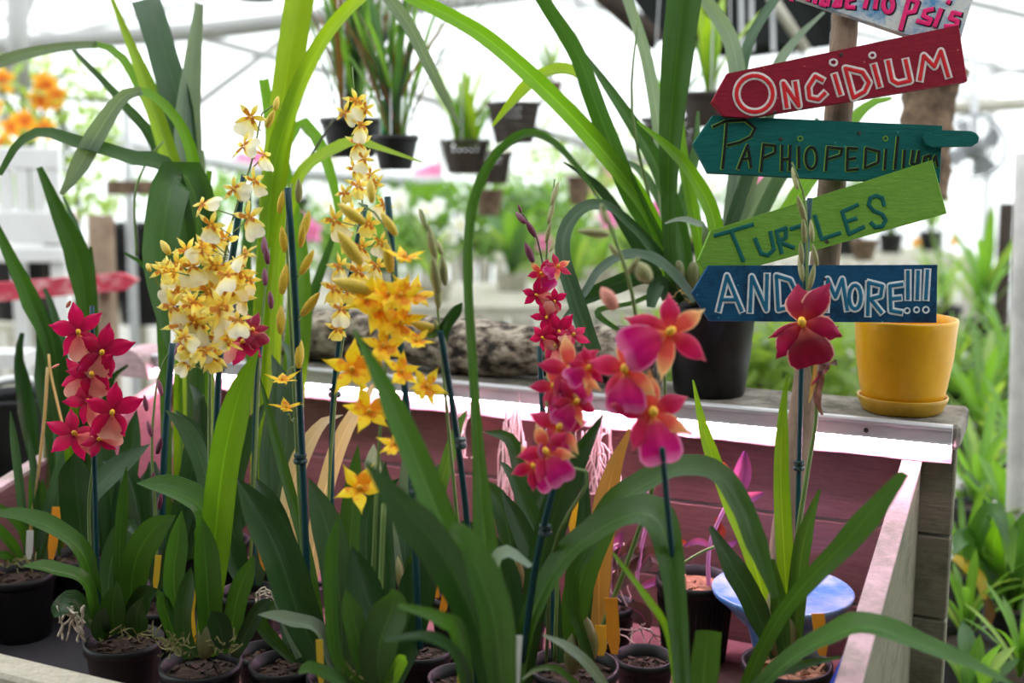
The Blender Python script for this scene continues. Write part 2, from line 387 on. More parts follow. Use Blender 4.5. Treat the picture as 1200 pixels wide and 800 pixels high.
# tie beams of the frame seen at the top left
def beam(pts, r, lab, mat='pipe'):
    return geo('truss_pipe', tube([P(*p) for p in pts], r, 10), M[mat], label=lab, cat='pipe', smooth=True)
beam([(-120, 62, 4.6), (240, 36, 4.6), (720, -22, 4.6)], .036, 'thick white pipe slanting across the top left behind the leaves')
beam([(-60, 250, 7), (60, -60, 7)], .03, 'thin white brace pipe rising at the far left corner')
beam([(20, -10, 3.9), (22, 110, 3.9)], .035, 'upright white pipe in the top left corner')
beam([(180, 160, 6.5), (300, 70, 6.5), (420, -20, 6.5)], .022, 'faint diagonal brace pipe right of the pale upright leaf')
beam([(240, 45, 6), (480, 110, 6), (760, 190, 6)], .022, 'faint brace pipe falling to the right behind hanging pots')
beam([(1080, 130, 4.0), (1240, 118, 4.0)], .022, 'yellowish horizontal rail beside the red sign', 'far_wood')
beam([(-40, 130, 5.5), (300, 200, 5.5), (520, 215, 5.5)], .03, 'grey pipe running low behind the left leaves', 'galv')
# ------------------------------------------------------------------ the planter bench
ANG = math.radians(25)
BO = P(1113, 498, 1.40); UL = Vector((-math.cos(ANG), math.sin(ANG), 0)); WF = Vector((-math.sin(ANG), -math.cos(ANG), 0)); UZ = Vector((0, 0, 1))
ZL = BO.z; ZF = ZL - .315                       # ledge top and bench floor
def B(a, b, z): q = BO + UL * a + WF * b; q.z = z; return q
def bbox(a0, a1, b0, b1, z0, z1, bev=.002): return frame_box(B(a0, b0, z0), UL * (a1 - a0), WF * (b1 - b0), UZ * (z1 - z0), bev)
LEN = 1.19
bench = thing('planter_bench', 'pink painted wooden planter bench holding the potted orchids', 'bench', B(.5, .3, 0))
geo('ledge', bbox(-.012, LEN, -.125, -.001, ZL - .03, ZL, .004), M['ledge'], bench, label='weathered wooden ledge along the back')
zb = ZL - .032
for i, h in enumerate((.108, .105, .105)):
    geo('back_board', bbox(.05, LEN, -.035, -.018, zb - h + .003, zb), M['pinkw'], bench)
    geo('end_board', bbox(-.008, .0495, -.035, -.010, zb - h + .003, zb), M['greyw'], bench, label='bare weathered end of a back board')
    zb -= h
def panel(a, th, lab):
    b0, b1 = -.01, .62; zt0, zt1 = ZL - .048, ZL - .205
    V = []
    for aa in (a, a + th):
        V += [B(aa, b0, ZF - .03), B(aa, b1, ZF - .03), B(aa, b1, zt1), B(aa, b0, zt0)]
    g = (V, [(0, 1, 2, 3)[::-1], (4, 5, 6, 7), (0, 4, 5, 1)[::-1], (1, 5, 6, 2)[::-1], (0, 3, 7, 4)[::-1]])
    o = geo('side_panel', g, M['greyw'], bench, label=lab)
    e = .004
    geo('top_edge', ([B(a - .001, b0, zt0 + e), B(a + th + .001, b0, zt0 + e), B(a + th + .001, b1, zt1 + e), B(a - .001, b1, zt1 + e),
                      B(a - .001, b0, zt0 - .002), B(a + th + .001, b0, zt0 - .002), B(a + th + .001, b1, zt1 - .002), B(a - .001, b1, zt1 - .002)],
                     [(0, 1, 2, 3), (0, 4, 5, 1), (1, 5, 6, 2), (2, 6, 7, 3), (3, 7, 4, 0)]), M['pinkedge'], o)
    return o
panel(.030, .020, 'sloping grey side panel with worn pink top edge')
lp = panel(LEN - .02, .022, 'sloping pink side panel at the left end')
geo('inner_face', ([B(LEN - .0215, -.01, ZF), B(LEN - .0215, .62, ZF), B(LEN - .0215, .62, ZL - .207), B(LEN - .0215, -.01, ZL - .05)], [(0, 1, 2, 3)]), M['pinkw'], lp)
rr_ = ray(0, 763); zr = CAMZ + rr_.z * ((BO - CAM + WF * .62).dot(WF) / rr_.dot(WF))
geo('front_rail', bbox(-.0, LEN + .03, .62, .66, ZF - .03, zr, .004), M['greyw2'], bench, label='bare weathered front rail')
for k in range(8):
    b0 = -.012 + k * .0745
    geo('floor_board', bbox(.051, LEN - .021, b0, b0 + .071, ZF - .02, ZF, .002), M['pinkw'], bench)
for a, b in ((.06, .0), (.06, .62), (LEN - .1, .0), (LEN - .1, .62)):
    geo('leg', bbox(a, a + .06, b, b + .05, 0, ZF - .021), M['greyw'], bench)
# rounded left end block of the ledge
V, Fc = [], []; n = 10
for j, b in enumerate((-.03, .03)):
    for i in range(n + 1):
        t = math.pi * i / n; V.append(B(LEN + .035 - .045 * math.cos(t), b, ZL - .035 + .045 * math.sin(t)))
for i in range(n): Fc.append((i, i + 1, n + 2 + i, n + 1 + i))
Fc += [tuple(range(n + 1))[::-1], tuple(range(n + 1, 2 * n + 2)), (0, n + 1, 2 * n + 1, n)]
geo('end_cap', (V, Fc), M['pinkedge'], bench, label='rounded pink cap at the left end of the ledge', smooth=False)
# strip light under the ledge edge
gl = thing('strip_light', 'long aluminium strip light glowing pinkish white along the ledge edge', 'light', B(.55, .01, ZL - .05))
pr = [(-.0, 0), (.010, 0), (.012, -.002), (.012, -.006), (.010, -.007), (.010, -.020), (.012, -.021), (.012, -.0225), (0, -.0225)]
V, Fc = [], []
for a in (-.004, LEN):
    V += [B(a, b, ZL + z + .001) for b, z in pr]
q = len(pr)
for i in range(q): Fc.append((i, (i + 1) % q, q + (i + 1) % q, q + i))
Fc += [tuple(range(q)), tuple(range(q, 2 * q))[::-1]]
ch = geo('channel', (V, Fc), M['alu'], gl, label='aluminium channel')
for a in (.093, .62, 1.05):
    geo('screw', lathe(B(a, .0103, ZL - .013), [(.003, 0), (.003, .001)], 10, Matrix.Rotation(-ANG, 3, 'Z') @ Matrix.Rotation(math.radians(90), 3, 'X'), True, True), M['hole'], ch)
geo('diffuser', bbox(-.003, LEN, .0035, .0105, ZL - .0245, ZL - .0215, 0), M['led'], gl, label='glowing light strip facing down')
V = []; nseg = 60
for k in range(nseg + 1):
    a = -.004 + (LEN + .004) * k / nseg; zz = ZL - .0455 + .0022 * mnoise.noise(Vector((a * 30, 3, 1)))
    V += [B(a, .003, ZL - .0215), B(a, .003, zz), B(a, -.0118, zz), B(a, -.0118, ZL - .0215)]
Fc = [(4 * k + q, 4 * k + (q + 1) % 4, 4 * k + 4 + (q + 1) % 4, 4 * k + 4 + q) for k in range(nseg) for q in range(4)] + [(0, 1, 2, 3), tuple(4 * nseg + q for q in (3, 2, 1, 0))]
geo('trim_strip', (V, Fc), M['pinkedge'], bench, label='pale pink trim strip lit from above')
# ------------------------------------------------------------------ leaf / flower / pot builders
def prof_strap(t): return (.55 + .45 * min(1, t / .35)) * (1 if t < .7 else max(.02, 1 - ((t - .7) / .3) ** 2.0))
def prof_ovate(t): return max(.03, math.sin(math.pi * min(1, (.06 + .94 * t)) ** .85) ** .75)
def prof_blunt(t): return (.7 + .3 * min(1, t / .3)) * (1 if t < .93 else max(.55, 1 - ((t - .93) / .07) ** 2 * .45))
PROF = {'strap': prof_strap, 'ovate': prof_ovate, 'blunt': prof_blunt}
def ribbon(pts, hw, normal_of, fold=.22, cols=5, wav=0):
    """pts world points; hw half-widths; normal_of(i,p,t) -> preferred face normal"""
    V, Fc, PT = [], [], []; n = len(pts); ph = random.random() * 6
    for i, p in enumerate(pts):
        t = (pts[min(i + 1, n - 1)] - pts[max(i - 1, 0)]).normalized()
        nn = normal_of(i, p, t); side = t.cross(nn)
        if side.length < 1e-4: side = t.cross(Vector((1, 0, 0)))
        side.normalize(); nn = side.cross(t).normalized()
        for k in range(cols):
            s = -1 + 2 * k / (cols - 1)
            z = fold * abs(s) ** 1.3 * hw[i] + (wav * hw[i] * math.sin(i * 1.1 + ph + s * 2) * abs(s) if wav else 0)
            V.append(p + side * (s * hw[i]) + nn * z); PT.append((i / (n - 1), abs(s), random.random(), 1))
    for i in range(n - 1):
        for k in range(cols - 1):
            a = i * cols + k; Fc.append((a, a + 1, a + cols + 1, a + cols))
    return V, Fc, PT
def leaf(parent, pts, w, mat='mid', d=1.3, d1=None, kind='strap', roll=None, fold=None, name='leaf', label=None, wav=.06):
    """pts base->tip in photo pixels, depth d at the base to d1 at the tip (metres); w = width in pixels (number or list)"""
    d1 = d if d1 is None else d1
    m_ = len(pts); W = [P(p[0], p[1], p[2] if len(p) > 2 else d + (d1 - d) * i / (m_ - 1)) for i, p in enumerate(pts)]
    n = max(13, 6 * (m_ - 1) + 1); C = cr(W, n)
    if roll is None: roll = random.uniform(-28, 28)
    if fold is None: fold = random.choice((.22, .38, .5))
    tilt = min(1, roll / 30) if roll >= 18 else 0            # arching blades turn their upper face to the sky
    ra = 0 if tilt else math.radians(roll); hw = []
    for i, q in enumerate(C):
        t = i / (n - 1); dep = (q - CAM).dot(FW)
        wp = np.interp(t, np.linspace(0, 1, len(w)), w) if isinstance(w, (list, tuple)) else w * PROF[kind](t)
        hw.append(.5 * wp * dep / FPX / max(.6, math.cos(ra)))
    def nrm(i, p, t):
        v = (CAM - p).normalized(); v = (v - t * v.dot(t))
        if v.length < .05: v = UP - t * UP.dot(t)
        v.normalize()
        if tilt:
            u = UZ - t * t.z
            if u.length > .25: v = (v + u * 1.25 * tilt).normalized()
        return Matrix.Rotation(ra, 3, t) @ v
    if tilt:
        for i, q in enumerate(C):
            t = (C[min(i + 1, n - 1)] - C[max(i - 1, 0)]).normalized(); v = (CAM - q).normalized(); v = (v - t * v.dot(t)).normalized()
            hw[i] /= max(.55, nrm(i, q, t).dot(v))
    return geo(name, ribbon(C, hw, nrm, fold, 5, wav), M[mat], parent, smooth=True, label=label)
def petal(L, W, ang, lift=.1, curl=-.15, kind='ovate', notch=0, ruffle=0., n=7, cols=5, start=.03):
    """petal in the flower's own plane (normal +Z, up +Y), pointing at ang degrees from up"""
    V, Fc, PT = [], [], []; a = math.radians(ang); dx = Vector((math.sin(a), math.cos(a), 0)); sx = Vector((math.cos(a), -math.sin(a), 0))
    ph = random.random() * 6
    for i in range(n):
        t = i / (n - 1)
        w = {'ovate': max(.12, math.sin(math.pi * (.08 + .90 * t)) ** .8), 'point': max(.03, (.35 + .65 * min(1, t / .35)) * (1 - max(0, t - .4) / .62)),
             'fan': .16 + .84 * math.sin(min(1, t / .72) * math.pi / 2) if t < .85 else 1 - (t - .85) * 1.6}[kind] * W / 2
        for k in range(cols):
            s = -1 + 2 * k / (cols - 1); ln = start + L * t * (1 - notch * (1 - abs(s)) * t - .12 * s * s * t)
            z = lift * L * t + curl * L * t * t - .10 * W * s * s + ruffle * W * math.sin(ph + 5 * s + 3 * t) * t
            V.append(dx * ln + sx * (s * w) + Vector((0, 0, z))); PT.append((t, abs(s), 0, 1))
    for i in range(n - 1):
        for k in range(cols - 1):
            q = i * cols + k; Fc.append((q, q + 1, q + cols + 1, q + cols))
    return V, Fc, PT
def ball(c, rx, ry, rz, seg=7, rows=5):
    V, Fc = [Vector(c) + Vector((0, 0, -rz))], []
    for i in range(1, rows):
        f = -math.pi / 2 + math.pi * i / rows
        for k in range(seg):
            g = 2 * math.pi * k / seg; V.append(Vector(c) + Vector((rx * math.cos(f) * math.cos(g), ry * math.cos(f) * math.sin(g), rz * math.sin(f))))
    V.append(Vector(c) + Vector((0, 0, rz))); e = len(V) - 1
    for k in range(seg):
        k2 = (k + 1) % seg; Fc.append((0, 1 + k2, 1 + k)); Fc.append((e, e - seg + k, e - seg + k2))
        for i in range(rows - 2): Fc.append((1 + i * seg + k, 1 + i * seg + k2, 1 + (i + 1) * seg + k2, 1 + (i + 1) * seg + k))
    return V, Fc
def r_(a, b): return random.uniform(a, b)
FL = {}
def flower_kind(kind, nvar, petals, lip, pm, lm, crest=.05, pm2=None):
    FL[kind] = []
    for v in range(nvar):
        groups = {}
        for (L, W, ang, lift, curl, pk, ru, alt) in petals:
            g = petal(L * r_(.88, 1.1), W * r_(.9, 1.12), ang + r_(-9, 9), lift + r_(-.1, .1), curl + r_(-.15, .1), pk, 0, ru)
            groups.setdefault(alt, []).append(g)
        me = [(mesh(*join(*groups[a])[:2], M[pm if a == 0 else pm2], True, join(*groups[a])[2], 'petal')) for a in sorted(groups)]
        L, W, ang, lift, curl, pk, ru = lip
        lg = petal(L * r_(.9, 1.1), W * r_(.9, 1.1), ang + r_(-6, 6), lift, curl, pk, .12, ru, 8, 7)
        lme = mesh(lg[0], lg[1], M[lm], True, lg[2], 'lip')
        cb = ball((0, -.01, .05), crest * .8, crest, crest * 1.1)
        cme = mesh(cb[0], cb[1], M['crest'], True, None, 'column')
        FL[kind].append((me, lme, cme))
pt5 = lambda L, W, lift, curl, k, ru: [(L, W, a, lift, curl, k, ru, 0) for a in (0, 68, -68, 140, -140)]
flower_kind('onc', 5, pt5(.50, .17, .15, -.25, 'ovate', .12), (.66, .66, 180, .25, -.35, 'fan', .06), 'onc_p', 'onc_l', .045)
flower_kind('oncy', 4, pt5(.52, .18, .2, -.3, 'ovate', .15), (.50, .46, 180, .25, -.35, 'fan', .06), 'onc_p', 'onc_l2', .045)
flower_kind('gold', 4, pt5(.52, .24, .45, -.15, 'point', .05), (.34, .26, 180, .4, -.3, 'fan', .05), 'gold_p', 'gold_l', .06)
flower_kind('red', 4, pt5(.50, .27, .12, -.15, 'ovate', .06), (.56, .44, 180, .3, -.35, 'fan', .06), 'red_p', 'red_l', .06)
flower_kind('mag', 4, [(.5, .24, 0, .15, -.2, 'ovate', .05, 1), (.5, .26, 70, .15, -.15, 'ovate', .05, 0), (.5, .26, -70, .15, -.15, 'ovate', .05, 0),
                       (.55, .22, 135, .2, -.1, 'ovate', .05, 1), (.5, .24, -140, .15, -.1, 'ovate', .05, 0)], (.62, .56, 182, .35, -.4, 'fan', .08), 'mag_p', 'mag_l', .07, 'mag_c')
flower_kind('mar', 2, [(.5, .34, 0, .1, -.1, 'ovate', .04, 0), (.55, .30, 48, .15, -.1, 'ovate', .04, 0), (.48, .14, -100, .1, -.2, 'ovate', .05, 0),
                       (.46, .30, 110, .2, -.2, 'ovate', .05, 0), (.5, .36, -140, .3, -.35, 'ovate', .05, 0)], (.62, .62, 176, .35, -.4, 'fan', .07), 'mar_p', 'mar_l', .07)
flower_kind('pink', 2, pt5(.5, .36, .1, -.1, 'ovate', .04), (.3, .25, 180, .4, -.3, 'fan', .05), 'pink_p', 'pink_p', .06)
flower_kind('white', 2, pt5(.5, .38, .1, -.1, 'ovate', .04), (.3, .25, 180, .4, -.3, 'fan', .05), 'white_p', 'white_p', .06)
flower_kind('orange', 2, pt5(.5, .34, .1, -.1, 'ovate', .06), (.3, .25, 180, .4, -.3, 'fan', .05), 'orange_p', 'orange_p', .06)
def view_basis(x, y):
    z = -ray(x, y).normalized(); xx = UP.cross(z).normalized(); yy = z.cross(xx)
    return Matrix((xx, yy, z)).transposed()
def flower(parent, kind, x, y, d, size, rot=0, yaw=None, pitch=None, sub=True):
    """size = flower height in photo pixels at depth d; rot in degrees turns it in its plane"""
    yaw = r_(-35, 35) if yaw is None else yaw; pitch = r_(-30, 20) if pitch is None else pitch
    s = size * d / FPX; pos = P(x, y, d)
    R = view_basis(x, y) @ (Matrix.Rotation(math.radians(yaw), 3, 'Y') @ Matrix.Rotation(math.radians(pitch), 3, 'X') @ Matrix.Rotation(math.radians(rot), 3, 'Z'))
    Mx = Matrix.Translation(pos) @ R.to_4x4() @ Matrix.Scale(s, 4)
    mes, lip, colm = random.choice(FL[kind])
    o = put('flower', mes[0], parent, Mx)
    for m2 in mes[1:]: put('petal', m2, o)
    if sub: put('lip', lip, o); put('column', colm, o)
    return o
BUDS = {}
def budmesh(mat):
    if mat not in BUDS:
        V, Fc = lathe(Vector(), [(.0, 0), (.08, .04), (.13, .22), (.155, .42), (.135, .65), (.075, .86), (.0, 1.0)], 8, None, False)
        BUDS[mat] = mesh(V, Fc, M[mat], True, None, 'bud')
    return BUDS[mat]
def bud(parent, x0, y0, x1, y1, d, mat='budg', fat=1.0, lean=None):
    a = P(x0, y0, d); b = P(x1, y1, d - (r_(-.012, .012) if lean is None else lean)); v = b - a; L = v.length
    q = v.to_track_quat('Z', 'Y').to_matrix().to_4x4()
    return put('bud', budmesh(mat), parent, Matrix.Translation(a) @ q @ Matrix.Diagonal((L * fat, L * fat, L, 1)))
def stem(parent, pts, wpx, d, d1=None, mat='stem', name='stem', n=None, sides=6, label=None):
    d1 = d if d1 is None else d1
    W = [P(p[0], p[1], p[2] if len(p) > 2 else d + (d1 - d) * i / (len(pts) - 1)) for i, p in enumerate(pts)]
    w = wpx if isinstance(wpx, (list, tuple)) else [wpx, wpx]
    return geo(name, tube(W, [k * .5 * d / FPX for k in w], sides, n or (len(pts) * 4 if len(pts) > 2 else 2)), M[mat], parent, smooth=True, label=label)
def stake(parent, pts, d, d1=None, w=7, clips=()):
    s = stem(parent, pts, w, d, d1, 'stake', 'stake', label='dark teal support stake')
    for (x, y) in clips:
        dd = d if d1 is None else d + (d1 - d) * (y - pts[0][1]) / (pts[-1][1] - pts[0][1])
        c = P(x, y, dd); r = w * .95 * dd / FPX
        geo('clip', join(lathe(c, [(r, -.0025), (r * 1.15, 0), (r, .0025)], 10, None, True, True), lathe(c + Vector((0, 0, .006)), [(r, -.0015), (r, .0015)], 10, None, True, True)), M['clip'], s, smooth=False)
    return s
def pot_geo(c, rt, h, taper=.78, lip=.008, wall=.002, seg=28):
    rb = rt * taper
    return lathe(c, [(rb * .94, 0), (rb, .004), (rt * .96, h - .014), (rt * .965, h - .012), (rt + .0015, h - .011), (rt + .0015, h), (rt - wall, h), (rt - wall * 1.5, h - .02)], seg)
def pot_part(parent, c, rt, h, mat='pot', fill='mix', taper=.78, label=None):
    o = geo('pot', pot_geo(c, rt, h, taper), M[mat], parent, smooth=True, label=label)
    V, Fc = [c + Vector((0, 0, h - .012))], []; n = 18
    for k in range(n):
        g = 2 * math.pi * k / n
        for rr in (.5, .97): V.append(c + Vector((rt * rr * .975 * math.cos(g), rt * rr * .975 * math.sin(g), h - .014 + r_(-.003, .005) * (rr < .9))))
    for k in range(n):
        k2 = (k + 1) % n; Fc.append((0, 1 + 2 * k, 1 + 2 * k2)); Fc.append((1 + 2 * k, 2 + 2 * k, 2 + 2 * k2, 1 + 2 * k2))
    geo('potting_mix', (V, Fc), M[fill], o)
    if fill in ('bark', 'mix'):
        gs = []
        for k in range(26):
            a, rr = r_(0, 6.28), rt * .85 * math.sqrt(random.random()); q = c + Vector((rr * math.cos(a), rr * math.sin(a), h - .010))
            ax = Vector((r_(-1, 1), r_(-1, 1), r_(-.4, .4))).normalized(); ay = ax.cross(Vector((0, 0, 1))).normalized(); L = r_(.005, .012)
            gs.append(frame_box(q, ax * L, ay * L * .5, ax.cross(ay) * .003))
        geo('bark_chips', join(*gs), M[fill], o, kind='stuff')
    return o
def pot_on_bench(px, py, rt, h, z=None):
    """base centre of a pot of height h standing on the bench floor whose rim centre shows at px,py"""
    z = ZF if z is None else z
    p = at_z(px, py, z + h); return Vector((p.x, p.y, z))
def orchid(label, px, py, rt, h, fill='mix', z=None, cat='orchid', name='potted_orchid', potlabel=None, group=None):
    c = pot_on_bench(px, py, rt, h, z); t = thing(name, label, cat, c, group)
    pot_part(t, c, rt, h, 'pot', fill, .8, potlabel); DD[t.name] = (c + Vector((0, 0, h)) - CAM).dot(FW); return t
def moss(parent, px, py, d, wpx, hpx, n=60, mat='moss'):
    gs = []; s = d / FPX
    for k in range(n):
        a = P(px + r_(-.5, .5) * wpx, py + r_(-.5, .5) * hpx, d + r_(-.03, .03)); b = a + Vector((r_(-1, 1), r_(-1, 1), r_(-.2, .9))) * 14 * s
        gs.append(tube([a, (a + b) / 2 + Vector((0, 0, r_(-.004, .006))), b], .0009, 3))
    return geo('moss', join(*gs), M[mat], parent, kind='stuff')
def roots(parent, px, py, d, wpx, hpx, n=12, mat='root', r=.0013, steps=9, name='roots'):
    gs = []
    for k in range(n):
        x, y, dd = px + r_(-.5, .5) * wpx, py - hpx * .5 + r_(0, .3) * hpx, d + r_(-.015, .015); q = []
        vx, vy = r_(-1, 1), r_(.3, 1)
        for j in range(steps):
            q.append(P(x, y, dd)); vx += r_(-.9, .9); vy += r_(-.5, .6); vx *= .8; vy = max(-.5, min(1.1, vy)); x += vx * wpx * .12; y += vy * hpx * .13; dd += r_(-.005, .005)
            x = px + max(-.62, min(.62, (x - px) / wpx)) * wpx; y = min(y, py + .6 * hpx)
        gs.append(tube(q, r, 4, steps * 3))
    return geo(name, join(*gs), M[mat], parent, kind='stuff', smooth=True)
def tag(label, x, y, d, w, h, mat='tag_o', lean=0, group=None, cat='plant tag', lines=0):
    """upright plastic plant label; x,y is the centre of its foot"""
    base = P(x, y, d); s = d / FPX; ax = RT * (w * s); up = (UZ + RT * lean + Vector((0, .15, 0))).normalized() * (h * s); n = ax.cross(up).normalized()
    a = base - ax / 2; th = n * .0012
    V = []
    for o in (Vector(), th): V += [a + ax * .25 + o, a + ax * .75 + o, a + ax + up * .25 + o, a + ax + up + o, a + up + o, a + up * .25 + o]
    Fc = [(0, 1, 2, 3, 4, 5), (11, 10, 9, 8, 7, 6)] + [(i, (i + 1) % 6, 6 + (i + 1) % 6, 6 + i) for i in range(6)]
    t = geo('plant_tag', (V, Fc), M[mat], None, label, cat=cat, group=group)
    for k in range(lines):
        c0 = a + up * (.9 - .12 * k) - n * .0004
        geo('handwriting', frame_box(c0 + ax * .2, ax * r_(.3, .6), up * .03, n * .0003), M['ink'], t)
    return t
# ------------------------------------------------------------------ signpost
sp = thing('signpost', 'leaning wooden signpost with five painted arrow boards, standing in blue planter', 'signpost', P(909, 712, 1.40))
bot2 = P(909, 712, 1.40)
pts = [bot2, P(930, 560, 1.40), P(949, 430, 1.40), P(967, 300, 1.40), P(981, 150, 1.40), P(990, 30, 1.40), P(995, -60, 1.40)]
V, Fc = tube(pts, [.0165, .0175, .0165, .016], 12, 26)
V = [v + Vector((mnoise.noise(v * 22), mnoise.noise(v * 22 + Vector((9, 3, 1))), 0)) * .0022 for v in V]
geo('pole', (V, Fc), M['pole'], sp, smooth=True)
def signmat(name, c, worn, wear=.2, g=(2, 2, 14), fleck=None): M[name] = paintwood(name, c, worn, g, .7, wear, .3, fleck)
signmat('sg_red', (.27, .012, .03), (.20, .01, .025), .3, fleck=(.45, .12, .12)); signmat('sg_teal', (.006, .115, .10), (.004, .085, .075), .3, fleck=(.05, .22, .18)); signmat('sg_green', (.17, .36, .045), (.13, .29, .03), .4)
signmat('sg_blue', (.008, .075, .16), (.004, .02, .05), .42, fleck=(.05, .2, .3)); signmat('sg_sky', (.10, .30, .55), (.62, .63, .60), .52)
for nm, c in (('pt_white', (.68, .60, .58)), ('pt_white2', (.62, .66, .66)), ('pt_red', (.62, .015, .02)), ('pt_black', (.003, .008, .006)), ('pt_lime', (.16, .34, .03)), ('pt_teal', (.004, .11, .085)), ('pt_blue', (.008, .13, .24)), ('pt_pink', (.85, .02, .18)), ('pt_ink', (.02, .008, .02))):
    M[nm] = plain(nm, c, .6, var=.12, scale=120, spec=.25)
def board(poly, d, mat, label, th=.011):
    F_ = [P(x, y, d) for x, y in poly]; Bk = [p + FW * th for p in F_]; n = len(poly); c = sum(F_, Vector()) / n
    Fi = [p + (c - p) * .006 for p in F_]; F2 = [p + FW * .0012 for p in F_]       # small chamfer
    V = Fi + F2 + Bk
    Fc = [tuple(range(n)), tuple(range(2 * n, 3 * n))[::-1]] + [(i, n + i, n + (i + 1) % n, (i + 1) % n) for i in range(n)] + [(n + i, 2 * n + i, 2 * n + (i + 1) % n, n + (i + 1) % n) for i in range(n)]
    return geo('sign_board', (V, Fc), M[mat], sp, label)
def circ(x, y, rx, ry, n=16, tilt=0):
    return [(x + rx * math.cos(2 * math.pi * k / n + .3) , y + ry * math.sin(2 * math.pi * k / n + .3) + tilt * math.cos(2 * math.pi * k / n + .3)) for k in range(n + 1)]
def letters(brd, strokes, d, layers, label, conv=lambda x, y: (x, y)):
    """strokes = polylines; layers = [(width px, material, lift mm, dx, dy)]"""
    for (w, mat, lift, dx, dy) in layers:
        gs = []
        for st in strokes:
            q = [conv(*p) for p in st]
            W = [P(x + dx, y + dy, d - lift * .001) for x, y in q]
            e0 = (W[0] - W[1]).normalized() * (w * .3 * d / FPX); e1 = (W[-1] - W[-2]).normalized() * (w * .3 * d / FPX)
            closed = (Vector(q[0]) - Vector(q[-1])).length < 1e-3
            if not closed: W = [W[0] + e0] + W[1:-1] + [W[-1] + e1] if len(W) > 2 else [W[0] + e0, W[1] + e1]
            r = w * .5 * d / FPX
            for i in range(len(W) - 1): gs.append(tube([W[i], W[i + 1]], r, 8, None, (FW, .0006 / r)))
            for k, p in enumerate(W[1:-1] if not closed else W[1:]):
                nrm = Matrix((RT, UP, -FW)).transposed(); gs.append(lathe(p, [(r, -.0006), (r * .98, .0003), (r * .8, .00055), (0, .0006)], 10, nrm, False))
        geo('lettering', join(*gs), M[mat], brd, label)
c3 = lambda x, y: (800 + x / 3, y / 3)
DO, DP, DT, DM, DH = 1.366, 1.373, 1.366, 1.358, 1.374
# top board, lower half in view
bd = board([(872, -24), (1060, 40), (1125, 50), (1140, 0), (1152, -42), (925, -110)], DH, 'sg_sky', 'mottled blue and white board with pink lettering, cut by the top edge')
ph = [[(398, -62), (382, 0)], [(398, -62), (430, -56), (424, -30), (390, -28)], [(452, -50), (440, 0)], [(474, -44), (464, 8)], [(446, -20), (470, -14)], [(498, -10), (486, 14), (500, 18)], [(520, -44), (508, 18)], [(545, -6), (532, 20), (552, 20), (556, -4)],
      [(600, -4), (578, 2), (576, 24), (602, 26)], [(640, 26), (652, -22)], [(652, -18), (684, -22), (676, 28)], circ(722, 16, 17, 27), [(796, -6), (766, 102)], [(796, -6), (826, 8), (814, 40), (782, 46)], [(878, 32), (852, 38), (846, 56), (872, 68), (864, 84), (826, 74)],
      [(908, 34), (886, 90)], [(932, 6), (936, 8)], [(976, 50), (950, 44), (940, 64), (966, 74), (962, 92), (924, 92)]]
letters(bd, ph, DH, [(6.4, 'pt_ink', .3, 1.6, .8), (5.2, 'pt_pink', .9, 0, 0)], 'pink letters with black shadow reading Phalaenopsis', c3)
bd = board([(834, 119), (852, 86), (1124, 29), (1134, 95), (876, 138), (849, 136)], DO, 'sg_red', 'dark red arrow board reading ONCIDIUM')
on = [circ(253, 330, 64, 64, 22), [(366, 376), (354, 292), (408, 372), (396, 290)], [(492, 282), (466, 268), (442, 306), (446, 344), (478, 350), (500, 328)], [(534, 264), (554, 330)], [(572, 240), (600, 344), (640, 322), (655, 290), (632, 254), (572, 240)],
      [(672, 230), (692, 302)], [(722, 216), (736, 282), (756, 294), (800, 284), (784, 212)], [(834, 280), (848, 196), (885, 234), (908, 180), (934, 268)]]
letters(bd, on, DO, [(9.6, 'pt_white', .3, 0, 0), (4.6, 'pt_red', .9, 0, 0)], 'red letters outlined in white reading ONCIDIUM', c3)
for c_ in (circ(530, 220, 13, 11, 10), circ(667, 195, 11, 10, 10),): letters(bd, [c_], DO, [(2.6, 'pt_white', .3, 0, 0)], None, c3)
pb = board([(812, 168), (835, 135), (1105, 147), (1102, 214), (1000, 211), (830, 202)], DP, 'sg_teal', 'dark teal arrow board reading PAPHIOPEDILUM')
pa = [[(155, 435), (148, 520), (140, 592)], [(108, 445), (150, 426), (220, 422), (255, 450), (240, 480), (200, 500), (158, 510)], [(195, 592), (228, 510), (240, 588)], [(206, 560), (238, 555)], [(285, 507), (275, 602)], [(285, 507), (325, 512), (325, 536), (283, 555)],
      [(350, 512), (348, 598)], [(378, 512), (375, 598)], [(349, 560), (377, 557)], [(408, 517), (408, 590)], circ(452, 555, 20, 38), [(510, 517), (503, 598)], [(510, 517), (560, 522), (555, 545), (508, 560)], [(612, 522), (580, 520), (578, 598), (615, 594)], [(579, 560), (606, 556)],
      [(645, 520), (640, 590), (688, 570), (690, 532), (645, 520)], [(715, 527), (710, 594)], [(757, 482), (746, 592)], [(780, 530), (776, 588)], [(810, 530), (803, 574), (822, 578), (830, 532), (827, 585)], [(845, 588), (850, 552), (870, 546), (872, 580), (890, 548), (897, 584)]]
letters(pb, pa, DP, [(4.6, 'pt_lime', .25, -.5, .3), (3.4, 'pt_black', .8, .2, 0)], 'black letters edged in lime reading PAPHIOPEDILUM', c3)
for c_ in (circ(413, 487, 9, 8, 10), circ(713, 487, 8, 8, 10),): letters(pb, [c_], DP, [(1.4, 'pt_lime', .3, 0, 0)], None, c3)
